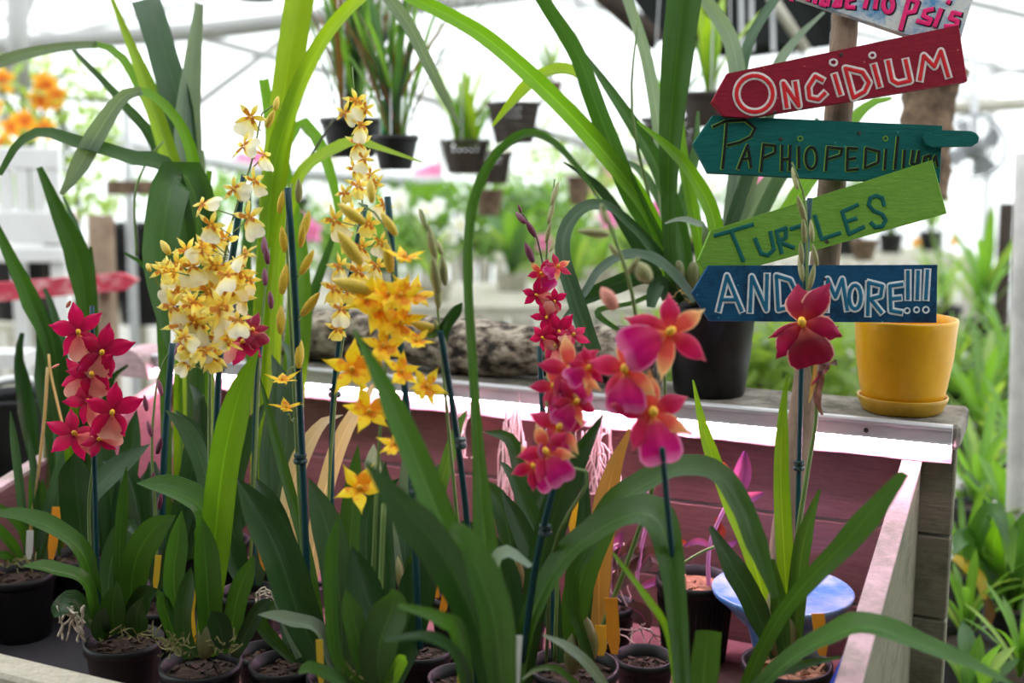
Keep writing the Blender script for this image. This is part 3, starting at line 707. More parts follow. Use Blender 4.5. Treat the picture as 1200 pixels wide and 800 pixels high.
# strap tail screwed to the teal board
q = [(1092, 152), (1138, 153.5), (1144, 156), (1147.5, 161), (1146, 167), (1140, 171), (1092, 172), (1085, 169), (1081.5, 162), (1085, 155)]
F_ = [P(x, y, DP - .006) for x, y in q]; V = F_ + [p + FW * .006 for p in F_]; n = len(q)
st = geo('strap', (V, [tuple(range(n)), tuple(range(n, 2 * n))[::-1]] + [(i, n + i, n + (i + 1) % n, (i + 1) % n) for i in range(n)]), M['sg_teal'], pb, 'rounded teal strap jutting from the board')
tb = board([(818, 305), (833, 270), (1093, 187), (1110, 250), (905, 307), (833, 327)], DT, 'sg_green', 'leaf green arrow board reading TURTLES')
tu = [[(838, 276), (882, 263)], [(857, 271), (871, 305)], [(885, 280), (892, 297), (900, 299), (907, 292), (903, 272)], [(910, 271), (916, 296)], [(910, 271), (921, 267), (921, 278), (912, 283), (930, 290)], [(927, 268), (950, 261)], [(940, 265), (945, 290)], [(955, 253), (963, 280), (984, 273)],
      [(1005, 240), (987, 248), (995, 274), (1012, 266)], [(991, 260), (1003, 256)], [(1036, 240), (1034, 232), (1027, 229), (1020, 232), (1018, 240), (1024, 247), (1034, 251), (1038, 258), (1034, 265), (1026, 266), (1021, 261)]]
letters(tb, tu, DT, [(5.0, 'pt_teal', .4, 0, 0)], 'teal letters reading TURTLES')
mb_ = board([(811, 343), (830, 311), (1099, 310), (1098, 378), (832, 376)], DM, 'sg_blue', 'navy blue arrow board reading AND MORE!!!')
mo = [[(842, 364), (852, 323), (869, 364)], [(847, 351), (863, 351)], [(879, 365), (881, 324), (898, 363), (899, 322)], [(910, 323), (912, 363), (927, 359), (934, 345), (926, 328), (910, 323)], [(968, 364), (970, 327), (979, 348), (987, 327), (993, 363)], circ(1002, 348, 7, 14, 14),
      [(1017, 369), (1018, 331)], [(1018, 331), (1034, 335), (1032, 347), (1020, 350), (1033, 366)], [(1057, 333), (1043, 335), (1044, 364), (1056, 366)], [(1044, 350), (1055, 349)], [(1064, 318), (1064, 350)], [(1076, 318), (1075, 350)], [(1087, 317), (1085, 350)]]
for word, part in (('AND', [k for k in mo if k[0][0] < 945]), ('MORE!!!', [k for k in mo if k[0][0] > 945])): letters(mb_, part, DM, [(8.8, 'pt_white2', .3, 0, 0), (4.2, 'pt_blue', .9, 0, 0)], 'blue letters outlined in white reading ' + word)
for c_ in (circ(1063, 364, 3.2, 3.2, 10), circ(1074, 363, 3.2, 3.2, 10), circ(1085, 363, 3.6, 3.6, 10),): letters(mb_, [c_], DM, [(2.0, 'pt_white2', .3, 0, 0)], None)
M['nail'] = plain('nail_head', (.03, .025, .02), .6)
for (x, y, d, bb) in ((986, 64, DO, bd), (1007, 156, DP, pb), (908, 132, DO, bd), (969, 283, DT, tb), (967, 327, DM, mb_), (915, 163, DP, pb)):
    geo('nail', lathe(P(x, y, d - .0002), [(.0024, -.001), (.0022, .0006), (0, .0008)], 8, Matrix((RT, UP, -FW)).transposed(), False), M['nail'], bb)
# ------------------------------------------------------------------ things on the ledge
ly = ray(1062, 478); yp = at_z(1060, 478, ZL)
yp = BO + UL * .062 + WF * -.062; yp.z = ZL
r0 = .0595
yt = thing('yellow_planter', 'glazed yellow ceramic planter at the right end of the ledge', 'plant pot', yp + UZ * .006)
geo('body', lathe(yp + UZ * .0065, [(.043, 0), (.047, .003), (.052, .025), (.0575, .06), (.060, .095), (.0612, .106), (.0605, .109), (.058, .109), (.056, .10), (.050, .03), (.0, .025)], 40), M['yceram'], yt, smooth=True)
geo('yellow_saucer', lathe(yp, [(.044, 0), (.0475, .002), (.0535, .015), (.0545, .019), (.0535, .0205), (.051, .018), (.046, .0062), (0, .0055)], 40), M['ytray'], None, 'round yellow saucer under the glazed planter', cat='saucer', smooth=True)
# log
lg = thing('bark_log', 'rough grey bark log lying along the ledge', 'log', B(.67, -.06, ZL))
V, Fc = [], []; nL, nS = 70, 26; a0, a1 = .375, .99
for i in range(nL + 1):
    a = a0 + (a1 - a0) * i / nL; c = B(a, -.062, ZL + .040 + .004 * math.sin(i * .16))
    rr = .037 + .004 * math.sin(i * .21 + 1) - (.003 if i > 45 else 0)
    if i in (0, nL): rr *= .82
    for k in range(nS):
        g = 2 * math.pi * k / nS; dv = WF * math.cos(g) + UZ * math.sin(g); q = c + dv * rr
        rid = mnoise.fractal(Vector((a * 14, math.cos(g) * 3.2, math.sin(g) * 3.2)) * 1.6, 1, 2, 5) * .0052 + mnoise.noise(Vector((a * 55, math.cos(g) * 9, math.sin(g) * 9))) * .002
        q = c + dv * (rr + rid); q.z = max(q.z, ZL + .0008); V.append(q)
for i in range(nL):
    for k in range(nS):
        k2 = (k + 1) % nS; Fc.append((i * nS + k, i * nS + k2, (i + 1) * nS + k2, (i + 1) * nS + k))
Fc += [tuple(range(nS)), tuple(range(nL * nS, nL * nS + nS))[::-1]]
m, N, K, out = nt('log_bark'); tc = N('TexCoord'); v = N('TexVoronoi', i_Scale=95.0); nz = N('TexNoise', i_Scale=45.0, i_Detail=6.0); mp = N('Mapping'); mp.inputs['Scale'].default_value = (1.0, 1.3, 1.5)
K(tc.outputs['Object'], mp.inputs[0]); K(mp.outputs[0], nz.inputs['Vector']); K(mp.outputs[0], v.inputs['Vector'])
r1 = ramp(N, [(.40, (.03, .022, .018)), (.49, (.20, .155, .115)), (.62, (.46, .39, .31))]); K(nz.outputs['Fac'], r1.inputs[0]); vr = ramp(N, [(.0, (.25, .25, .25)), (.35, (1, 1, 1))]); K(v.outputs['Distance'], vr.inputs[0])
b = N('BsdfPrincipled', i_Roughness=.9); K(mixc(N, K, .7, r1.outputs[0], vr.outputs[0], 'MULTIPLY'), b.inputs['Base Color']); bp = N('Bump', i_Strength=.9, i_Distance=.006); K(nz.outputs['Fac'], bp.inputs['Height']); K(bp.outputs[0], b.inputs['Normal']); K(b.outputs[0], out.inputs[0]); M['log'] = m
geo('bark', (V, Fc), M['log'], lg, smooth=True)
bq = B(1.045, -.06, ZL); t = thing('black_pot', 'small black pot on the ledge behind the cream spray', 'plant pot', bq); geo('body', lathe(bq, [(.022, 0), (.024, .003), (.029, .075), (.031, .076), (.031, .085), (.029, .085), (.028, .07), (0, .068)], 24), M['pot'], t, smooth=True)
# large strap-leaved orchid in black pot on the ledge
rp = B(.308, -.066, ZL); rd = (rp - CAM).dot(FW)
big = thing('strap_leaf_orchid', 'large strap-leaved orchid in black pot on the ledge behind the signs', 'orchid', rp)
geo('pot', lathe(rp, [(.045, 0), (.047, .004), (.053, .055), (.057, .105), (.0585, .106), (.0588, .118), (.0565, .118), (.0555, .108)], 32), M['pot'], big, smooth=True)
V, Fc = lathe(rp + UZ * .106, [(.0565, 0), (.03, .004), (0, .006)], 20, None, False); geo('potting_mix', (V, Fc), M['mix'], big)
roots(big, 820, 350, rd - .02, 60, 26, 26, 'straw', .0009, 6, 'dry_roots')
RB = lambda x=0: (808 + x, 352)
D = rd
for a in [
  ([RB(-18), (765, 258), (706, 176), (640, 106), (572, 46), (520, 15), (470, -10), (430, -45)], [12, 16, 21, 22, 21, 19, 16, 12], 'bright', D, D - .1, 10),
  ([RB(-10), (775, 290), (738, 222), (703, 135), (676, 62), (640, 5), (622, -25)], [12, 18, 24, 24, 21, 18, 14], 'mid', D, D - .05, -15),
  ([RB(0), (800, 285), (772, 200), (742, 148), (710, 100), (680, 56)], [12, 18, 20, 18, 12, 2], 'mid', D, D + .03, 20),
  ([RB(-22), (783, 262), (784, 170), (793, 62), (805, -40)], [12, 16, 27, 38, 42], 'mid', D - .03, D - .06, 8),
  ([RB(-18), (779, 235), (772, 150), (757, 65), (733, -8), (722, -35)], [10, 13, 15, 15, 13, 10], 'silver', D + .03, D + .1, -10),
  ([RB(15), (838, 268), (812, 206), (780, 170), (746, 142)], [12, 18, 18, 13, 2], 'bright', D - .02, D - .09, 15),
  ([RB(25), (860, 240), (868, 150), (863, 72), (849, 30), (820, -8), (800, -30)], [12, 16, 20, 21, 20, 17, 10], 'silver', D + .04, D + .12, -12),
  ([RB(30), (858, 220), (866, 120), (878, 50), (912, -5), (930, -30)], [10, 12, 13, 13, 12, 8], 'blue', D + .05, D + .12, 25),
  ([RB(35), (884, 200), (905, 95), (930, 50), (966, 14)], [10, 13, 14, 13, 3], 'silver', D + .05, D + .15, 18),
  ([RB(0), (765, 292), (725, 252), (704, 242), (682, 246), (663, 270), (660, 305), (675, 355), (694, 414)], [8, 11, 12, 10, 14, 17, 19, 21, 21], 'dark', D - .02, D - .14, 20),
  ([RB(6), (790, 322), (762, 302), (730, 300), (702, 317), (686, 342), (662, 372)], [9, 12, 12, 11, 10, 9, 2], 'blue', D - .04, D - .12, 30),
  ([RB(-8), (760, 322), (720, 333), (686, 348), (660, 372)], [10, 18, 22, 18, 2], 'dark', D - .03, D - .05, -20),
  ([RB(20), (826, 275), (812, 262), (795, 258), (779, 262)], [6, 8, 8, 7, 2], 'silver', D - .06, D - .12, 35),
  ([RB(25), (855, 270), (880, 195), (905, 130)], [10, 16, 15, 9], 'dark', D + .02, D + .05, 0),
  ([RB(30), (880, 275), (915, 205), (960, 140)], [10, 15, 16, 9], 'mid', D + .02, D + .06, 10),
  ([RB(30), (895, 290), (945, 215), (1010, 130), (1045, 115)], [10, 16, 20, 18, 4], 'bright', D + .04, D + .1, -10),
  ([RB(22), (862, 285), (895, 225), (940, 170)], [10, 18, 20, 10], 'silver', D + .03, D + .08, 20),
  ([RB(-12), (755, 300), (715, 235), (685, 205), (660, 190)], [9, 14, 14, 11, 2], 'dark', D + .03, D + .06, -15),
  ([RB(10), (822, 300), (812, 240), (800, 180), (798, 120)], [9, 14, 15, 13, 4], 'bright', D + .04, D + .08, -10),
  ([RB(-5), (795, 300), (800, 240), (815, 180), (818, 130)], [9, 14, 16, 12, 3], 'mid', D + .05, D + .1, 30),
  ([RB(-28), (774, 330), (766, 345), (763, 360)], [8, 16, 18, 10], 'blue', D - .05, D - .06, 10),
  ([RB(-6), (770, 345), (740, 355), (700, 366), (737, 395)], [4, 6, 5, 8, 3], 'mid', D - .02, D - .06, 0),
  ([RB(8), (832, 320), (850, 290), (858, 270)], [8, 14, 14, 4], 'dark', D - .06, D - .09, 0),
  ([RB(-6), (770, 290), (737, 226), (708, 150), (692, 102), (664, 83), (633, 90), (605, 115), (577, 148)], [8, 10, 10, 9, 8, 9, 13, 14, 3], 'lime', D + .02, D - .0, 20),
  ([RB(-4), (798, 310), (780, 250), (750, 200), (715, 185)], [8, 10, 11, 10, 2], 'mid', D + .06, D + .14, 20),
]: leaf(big, a[0], a[1], a[2], a[3], a[4], roll=a[5])
stem(big, [(786, 330), (742, 142), (748, 14)], [4, 4, 2], D + .02, D, 'stem', 'flower_spike')
for (x, y, h) in ((795, 345, 40), (812, 350, 44), (830, 350, 38)):
    s = D / FPX; geo('pseudobulb', [q for q in ball(P(x, y - h * .4, D - .02), 9 * s, 9 * s, h * .6 * s, 10, 8)], M['bulb'], big, smooth=True)
# ------------------------------------------------------------------ crimson orchid at the left
o = orchid('crimson orchid with peach lips on teal stake in the left black pot', 145, 748, .043, .085); D = DD[o.name]
stem(o, [(112, 742), (104, 600), (112, 520), (108, 440), (100, 380)], [5, 4, 4, 3], D, D, 'stem')
stake(o, [(116, 742), (110, 520), (108, 358)], D - .01, D - .02, 6)
for (x, y, s, rot, k) in ((92, 388, 52, 10, 0), (120, 412, 56, -14, 0), (108, 437, 50, 12, 0), (132, 482, 56, -8, 0), (86, 508, 50, 62, 0), (102, 470, 46, 30, 0), (96, 440, 44, -25, 0), (116, 515, 38, 100, 0)):
    flower(o, 'red', x, y, D - .03 - r_(0, .02), s * 1.22, rot, r_(-20, 20), r_(-25, 5))
    stem(o, [(110, y + 6), (x, y)], 2.2, D - .01, D - .035, 'stem', 'flower_stalk')
bud(o, 60, 432, 70, 426, D - .02, 'budr'); bud(o, 78, 360, 83, 352, D - .02, 'budr')
for a in [([(118, 735), (100, 655), (64, 621), (20, 605), (-14, 604)], 20, 'mid', 0, -.1, 25), ([(116, 738), (100, 684), (62, 668), (25, 663)], 15, 'mid', 0, -.12, 30), ([(150, 735), (158, 660), (180, 620), (206, 603)], 34, 'mid', 0, -.05, 10),
          ([(140, 735), (140, 640), (148, 545)], 14, 'mid', 0, -.02, 5), ([(112, 735), (85, 705), (70, 716), (64, 724)], 22, 'dark', 0, -.06, 20), ([(98, 650), (90, 575), (88, 530)], 38, 'dark', .02, 0, -15),
          ([(105, 690), (98, 600), (125, 560), (176, 520)], 26, 'dark', .05, .08, 20), ([(125, 735), (130, 660), (150, 615), (162, 632)], 26, 'blue', .03, 0, 0), ([(150, 735), (168, 700), (185, 690)], 26, 'dark', 0, -.03, 0)]:
    leaf(o, a[0], a[1], a[2], D + a[3], D + a[4], roll=a[5])
for (x, y, w, h, m_) in ((134, 712, 30, 62, 'mid'), (162, 722, 26, 44, 'dark'), (120, 730, 22, 40, 'dark')): leaf(o, [(x, y + h * .5), (x - 2, y), (x + 3, y - h * .5)], w, m_, D - .02, D - .05, 'ovate', 0)
roots(o, 82, 728, D - .03, 34, 40, 12, 'root', .0014)
moss(o, 145, 742, D - .01, 70, 12, 50)
# ------------------------------------------------------------------ cream and yellow oncidium
o = orchid('tall oncidium with cream-lipped yellow flower spray, left of centre', 235, 776, .043, .085); D = DD[o.name]
stem(o, [(243, 770), (246, 620), (246, 450), (250, 380), (272, 260), (295, 190), (308, 130), (322, 122)], [7, 6, 5, 3.5, 2.5, 2], D, D - .02)
stake(o, [(250, 772), (256, 445), (278, 262), (286, 205)], D + .012, D + .01, 8, [(250, 562)])
A = [(296, 140, 44, -30), (283, 172, 46, 40), (310, 182, 40, -30), (276, 218, 42, 95), (300, 208, 46, 0), (250, 262, 48, 10), (291, 258, 50, -10), (238, 240, 36, 80),
     (215, 290, 48, 10), (240, 288, 46, -12), (265, 282, 46, 12), (290, 300, 42, -20), (205, 312, 44, 20), (228, 312, 52, 0), (255, 310, 50, 5), (278, 318, 46, -10), (192, 318, 40, 70), (296, 325, 38, -20),
     (218, 338, 48, 10), (245, 338, 54, 0), (268, 342, 48, -5), (288, 350, 40, -30), (205, 362, 48, 15), (230, 362, 50, -10), (258, 362, 62, 0), (282, 372, 42, -30), (212, 382, 48, 25), (238, 388, 50, 0), (262, 390, 50, 10), (218, 408, 42, 20), (240, 412, 44, -5), (268, 402, 40, -40), (222, 425, 38, 0), (252, 420, 40, 10)]
for k in range(22):
    g_, q_ = r_(0, 6.28), math.sqrt(random.random()); A.append((242 + 50 * q_ * math.cos(g_), 350 + 78 * q_ * math.sin(g_), r_(36, 52), r_(-60, 60)))
for (x, y, s, rot) in A:
    dd = D - .01 - r_(0, .07); flower(o, random.choice(('onc', 'oncy')) if y > 280 else 'onc', x + r_(-4, 4), y + r_(-4, 4), dd, s * r_(.75, 1.02), rot + r_(-45, 45), r_(-55, 55), r_(-45, 35))
    ax = float(np.interp(y, [130, 190, 260, 380, 450], [308, 295, 272, 250, 246])); stem(o, [(ax, min(y + 14, 440)), (x, y)], 1.6, D - .01, dd + .002, 'stem', 'flower_stalk')
for (x0, y0, x1, y1) in ((322, 130, 326, 112), (312, 150, 322, 128), (199, 298, 188, 281), (176, 318, 172, 308)): bud(o, x0, y0, x1, y1, D - .03, 'budy', 1.2)
stem(o, [(205, 372), (186, 335), (180, 322)], 2.5, D - .02, D - .04, 'stem', 'flower_stalk')
for a in [([(222, 770), (204, 690), (208, 635), (213, 598)], 25, 'mid', -.02, -.05, 5), ([(228, 770), (214, 730), (224, 664)], 20, 'mid', -.04, -.05, -10), ([(246, 768), (243, 690), (237, 606)], 30, 'mid', -.02, -.06, 12), ([(268, 765), (278, 700), (298, 650)], 24, 'mid', -.01, -.06, 5),
          ([(240, 768), (250, 650), (262, 540), (282, 455), (303, 410)], 36, 'bright', .0, -.06, 8), ([(245, 700), (240, 606), (205, 577), (160, 566)], 30, 'mid', .02, -.05, 25), ([(248, 660), (244, 570), (222, 508), (194, 480)], 22, 'blue', .04, .06, -10),
          ([(262, 760), (258, 735), (248, 716)], 26, 'dark', -.05, -.06, 0), ([(225, 770), (219, 718), (226, 682)], 18, 'yleaf', .0, .0, 0), ([(212, 765), (196, 720), (186, 690)], 18, 'mid', -.02, -.04, 0), ([(275, 770), (300, 720), (318, 700)], 18, 'dark', -.02, -.04, 0)]:
    leaf(o, a[0], a[1], a[2], D + a[3], D + a[4], roll=a[5])
moss(o, 205, 757, D - .03, 34, 22, 70); moss(o, 262, 758, D - .03, 30, 18, 50)
bud(o, 240, 772, 240, 728, D - .03, 'bulb', 1.6)
# purple budded spike between them
o = orchid('slim orchid spike with dark purple buds behind the cream spray', 186, 708, .036, .085); D = DD[o.name]
stem(o, [(184, 700), (182, 600), (178, 520), (186, 440), (206, 400)], [4, 4, 3, 2], D)
stake(o, [(188, 700), (192, 540), (202, 402)], D + .01, D, 8)
for (x, y) in ((178, 500), (184, 520), (172, 470), (180, 560), (186, 585), (190, 452), (206, 405)): bud(o, x, y + 12, x + r_(-6, 6), y - 8, D - .015, 'budp', 1.0)
for a in [([(195, 690), (215, 600), (228, 520), (205, 480)], 26, 'dark', .02, .05, 20), ([(185, 690), (170, 640), (150, 560), (120, 540)], 22, 'dark', .02, .05, 10), ([(190, 690), (180, 610), (175, 540)], 20, 'dark', 0, .02, -20), ([(200, 690), (225, 600), (235, 480), (222, 450)], 22, 'dark', .04, .08, 0)]: leaf(o, a[0], a[1], a[2], D + a[3], D + a[4], roll=a[5])
tag('yellow plant tag behind the crimson orchid pot', 182, 690, D - .02, 7, 40, 'tag_y', .1)
# ------------------------------------------------------------------ second oncidium: slim cream and gold spray with golden orchid
o = orchid('slim oncidium spray reaching high, small cream and amber flowers', 398, 790, .034, .085); D = DD[o.name]
stem(o, [(395, 795), (385, 620), (392, 480), (405, 380), (422, 280), (424, 200), (418, 130), (415, 112), (413, 78)], [6, 5, 4, 3, 2.5, 2, 1.4], D, D + .02)
stake(o, [(390, 790), (390, 480), (412, 320), (428, 240)], D + .015, D + .03, 7, [(392, 462)])
Bf = [(418, 118, 32, 10), (404, 132, 30, 60), (428, 128, 28, -60), (424, 146, 32, -10), (420, 168, 34, 5), (426, 186, 30, -20), (416, 198, 30, 20), (434, 204, 28, -50), (420, 218, 32, 0), (440, 216, 28, -30), (404, 226, 28, 30), (392, 258, 40, 20), (412, 250, 34, 0), (432, 262, 36, -10), (404, 282, 36, 20), (424, 290, 38, 0), (446, 284, 30, -20), (398, 312, 34, 10), (420, 318, 38, 0), (442, 312, 36, -15), (408, 340, 36, 15), (432, 344, 38, 0), (392, 338, 40, 10), (400, 362, 34, 0), (396, 385, 32, 0), (450, 240, 30, -40)]
for (x, y, s, rot) in Bf:
    dd = D - .005 - r_(0, .04); flower(o, random.choice(('onc', 'oncy')), x, y, dd, s, rot)
    ax = float(np.interp(y, [112, 200, 280, 380], [416, 424, 422, 405])); stem(o, [(ax, y + 8), (x, y)], 1.4, D + .005, dd, 'stem', 'flower_stalk')
for a in [([(402, 795), (398, 700), (385, 625), (362, 560)], 38, 'blue', -.02, -.06, 5), ([(385, 795), (350, 720), (322, 640), (278, 560)], 46, 'dark', -.03, -.07, 15), ([(395, 790), (408, 690), (412, 610), (420, 520)], 24, 'mid', 0, .02, -20),
          ([(410, 790), (428, 700), (432, 600), (468, 560)], 30, 'dark', .03, .06, 10), ([(400, 790), (425, 690), (455, 640)], 24, 'dark', 0, 0, 0), ([(392, 790), (372, 740), (336, 728), (302, 720)], 16, 'silver', -.03, -.12, 30), ([(385, 790), (362, 660), (330, 540), (304, 440)], 13, 'mid', .03, .06, 0)]:
    leaf(o, a[0], a[1], a[2], D + a[3], D + a[4], roll=a[5])
roots(o, 325, 705, D + .06, 40, 34, 10, 'root', .0012); bud(o, 385, 795, 392, 745, D - .02, 'bulb', 1.2)
# golden orchid: two spikes, buds on the left stake
o = orchid('golden yellow star-flowered orchid with amber buds on two teal stakes', 332, 776, .036, .085); D = DD[o.name]
stem(o, [(362, 775), (352, 600), (345, 460), (338, 330), (336, 260), (342, 215)], [6, 5, 5, 4, 3], D - .01)
stake(o, [(364, 775), (352, 480), (345, 330), (337, 220)], D - .02, D - .03, 8, [(352, 540)])
for (x0, y0, x1, y1, m_) in ((352, 282, 363, 246, 'budy'), (334, 296, 330, 264, 'budy'), (330, 345, 336, 308, 'budy'), (352, 322, 368, 292, 'budy'), (327, 250, 332, 222, 'budy'), (350, 238, 350, 208, 'budg'), (353, 370, 375, 342, 'budy'), (329, 392, 329, 357, 'budy'), (350, 432, 352, 396, 'budy'), (352, 290, 356, 262, 'budy')): bud(o, x0, y0, x1, y1, D - .03, m_, 1.0)
for (x, y, s, rot, pit) in ((331, 446, 44, 0, -75), (336, 478, 40, 10, -70)): flower(o, 'gold', x, y, D - .04, s, rot, 0, pit)
for (a, b) in (((344, 372), (352, 370)), ((343, 430), (334, 452)), ((342, 322), (350, 322)), ((345, 490), (338, 485))): stem(o, [a, ((a[0] + b[0]) / 2, a[1] + 4), b], 3, D - .02, D - .03, 'stem', 'flower_stalk')
# near right spike
stem(o, [(430, 790, D - .03), (436, 700, 1.18), (442, 560, 1.16), (450, 450, 1.15), (462, 330, 1.15), (452, 270, 1.15), (440, 250, 1.15), (420, 238, 1.15)], [6, 6, 5, 4, 3, 2.5], 1.16)
stake(o, [(492, 760), (480, 520), (466, 370), (454, 230)], 1.2, 1.17, 8, [(488, 575)])
for (x, y, s, rot, yaw, pit) in ((444, 362, 76, 10, 10, -20), (468, 378, 60, -20, 20, -20), (412, 432, 72, 70, 0, -10), (432, 482, 64, 80, 0, -15), (463, 520, 48, 0, -20, -40), (420, 572, 66, 110, 10, -20), (450, 405, 60, 0, 0, -30), (470, 345, 54, -20, 0, -20), (486, 345, 64, -25, 20, -50), (474, 302, 54, 0, 10, -70), (470, 435, 50, -10, 20, -20), (500, 452, 54, -40, 20, -20), (488, 400, 46, 20, 0, -60), (455, 345, 60, 30, 0, -30), (430, 350, 56, 45, -10, -10)):
    flower(o, 'gold', x, y, 1.14 - r_(0, .03), s, rot, yaw, pit)
for (x0, y0, x1, y1) in ((428, 262, 395, 238), (436, 238, 434, 208), (465, 276, 446, 248), (440, 342, 388, 328), (458, 320, 452, 282), (424, 310, 395, 270), (446, 430, 440, 405), (516, 388, 480, 378)): bud(o, x0, y0, x1, y1, 1.13, 'budy', 1.1)
for a in [([(355, 775), (345, 690), (320, 600), (300, 560)], 30, 'dark', .02, .05, 0), ([(350, 775), (338, 640), (345, 560), (375, 500), (402, 486)], 22, 'cream', .1, .16, 25), ([(360, 775), (368, 640), (398, 520), (445, 440)], 20, 'cream', .12, .18, 20), ([(340, 775), (320, 640), (312, 540), (325, 430)], 16, 'blue', .08, .12, 0),
          ([(345, 775), (312, 740), (306, 722), (330, 700)], 16, 'mid', 0, -.02, 0), ([(352, 770), (330, 700), (318, 680)], 20, 'silver', -.02, -.02, 0)]: leaf(o, a[0], a[1], a[2], D + a[3], D + a[4], roll=a[5])
# ------------------------------------------------------------------ bud spike right of them
o = orchid('orchid spike of closed green buds on leaning teal stake, centre', 540, 792, .034, .085); D = DD[o.name]
stem(o, [(556, 815), (535, 600), (518, 420), (512, 350), (508, 300), (494, 246)], [6, 5, 4, 3, 2], D - .02, 1.12)
stake(o, [(560, 815), (548, 620), (534, 500), (516, 388)], D - .03, 1.12, 7, [(540, 522)])
for (x0, y0, x1, y1) in ((500, 268, 491, 243), (509, 300, 502, 262), (510, 312, 508, 284), (514, 345, 507, 300), (522, 335, 518, 298), (514, 362, 512, 325), (522, 405, 508, 372), (519, 300, 512, 280)): bud(o, x0, y0, x1, y1, 1.13, 'budg', .85)
leaf(o, [(520, 400), (522, 382), (542, 354)], 14, 'dark', 1.13, 1.12, roll=10); leaf(o, [(500, 395), (515, 388), (524, 375)], 10, 'mid', 1.13, 1.12)
# ------------------------------------------------------------------ foreground strap-leaved plant
o = orchid('foreground orchid with long arching strap leaves, centre', 596, 846, .042, .09); D = DD[o.name]
for a in [([(580, 830), (575, 720), (564, 580), (554, 430), (548, 320), (553, 245), (573, 192), (600, 163), (622, 155), (645, 163), (674, 192), (704, 236)], [20, 30, 35, 26, 15, 11, 11, 11, 12, 11, 9, 3], 'mid', -.02, -.1, 5),
          ([(594, 835), (568, 740), (532, 650), (490, 545), (450, 455), (414, 385)], [22, 32, 36, 34, 28, 3], 'mid', -.05, -.2, 10), ([(586, 835), (556, 725), (520, 652), (472, 592), (428, 541)], [22, 36, 44, 46, 4], 'dark', -.08, -.25, -15),
          ([(592, 835), (578, 720), (548, 645), (527, 621)], [26, 42, 40, 14], 'mid', -.1, -.22, 20), ([(600, 835), (600, 740), (592, 660), (560, 615)], [20, 30, 28, 3], 'dark', .02, .04, 0),
          ([(560, 840), (535, 772), (500, 748), (450, 750)], [10, 14, 14, 4], 'dark', -.1, -.2, 25), ([(550, 840), (540, 745), (515, 722), (466, 708)], [10, 20, 20, 6], 'mid', -.1, -.2, -20), ([(600, 830), (576, 700), (592, 650), (622, 664)], [10, 16, 22, 6], 'silver', -.02, -.1, 30)]:
    leaf(o, a[0], a[1], a[2], D + a[3], D + a[4], roll=a[5], kind='strap')
# leafy young orchid at bottom centre
o = orchid('bushy young orchid with broad dark leaves, bottom centre', 448, 842, .038, .08); D = DD[o.name]
for a in [([(440, 815), (450, 750), (430, 700), (412, 640)], 40, 'dark', -.03, -.05, 10), ([(446, 815), (444, 760), (462, 705), (458, 690)], 44, 'mid', -.05, -.08, -10), ([(435, 815), (418, 740), (405, 690)], 26, 'mid', -.04, -.08, 0), ([(450, 815), (470, 775), (475, 768)], 16, 'bright', -.05, -.08, 0), ([(436, 815), (395, 770), (388, 660), (398, 600)], 16, 'mid', -.04, -.06, 0),
          ([(440, 800), (452, 700), (448, 600), (452, 540)], 22, 'dark', .02, .05, 5), ([(452, 812), (480, 720), (498, 640)], 44, 'dark', .02, .04, 10), ([(430, 815), (380, 790), (360, 785), (350, 790)], 16, 'mid', -.04, -.1, 20)]: leaf(o, a[0], a[1], a[2], D + a[3], D + a[4], roll=a[5])
stem(o, [(444, 800), (446, 690), (450, 590)], 6, D - .02, None, 'stem'); moss(o, 420, 790, D - .02, 60, 14, 40)
# ------------------------------------------------------------------ magenta orchid, right of centre
o = orchid('magenta and cream orchid with large blurred flowers, right of centre', 672, 778, .048, .085); D = DD[o.name]
stem(o, [(640, 775, D), (650, 640, 1.14), (690, 560, 1.1), (655, 540, 1.09), (640, 470, 1.09)], [5, 5, 4, 3], 1.15)
stem(o, [(690, 775), (742, 640), (772, 540), (778, 430), (752, 400), (740, 340), (728, 300), (706, 240)], [6, 6, 5, 4, 4, 4, 3], D, 1.02)
stake(o, [(612, 775), (632, 640), (668, 500)], 1.16, 1.1, 8, [(639, 624)]); stake(o, [(795, 720), (783, 600), (776, 525)], 1.1, 1.04, 7)
for (x, y, s, rot, yaw, pit) in ((786, 388, 100, -62, 10, -10), (733, 432, 92, 6, -10, -15), (764, 482, 100, 10, 15, -10), (668, 432, 78, 10, 5, -15), (650, 452, 62, 20, -20, -15), (655, 500, 74, -10, 10, -20), (640, 528, 70, 30, -10, -10), (625, 545, 56, 40, -10, 0), (675, 470, 60, -40, 20, -10), (690, 430, 50, -60, 10, -10)):
    flower(o, 'mag', x, y, 1.06 - r_(0, .04) + (.05 if x < 700 else 0), s, rot, yaw, pit)
for (x0, y0, x1, y1, m_, f) in ((722, 362, 704, 336, 'budr', 1.9), (762, 330, 744, 306, 'budg', 2.1), (715, 275, 675, 270, 'budg', .9), (725, 300, 712, 284, 'budg', 1.0), (712, 262, 704, 238, 'budg', 1), (735, 320, 750, 300, 'budg', 1.1)): bud(o, x0, y0, x1, y1, 1.02, m_, f)
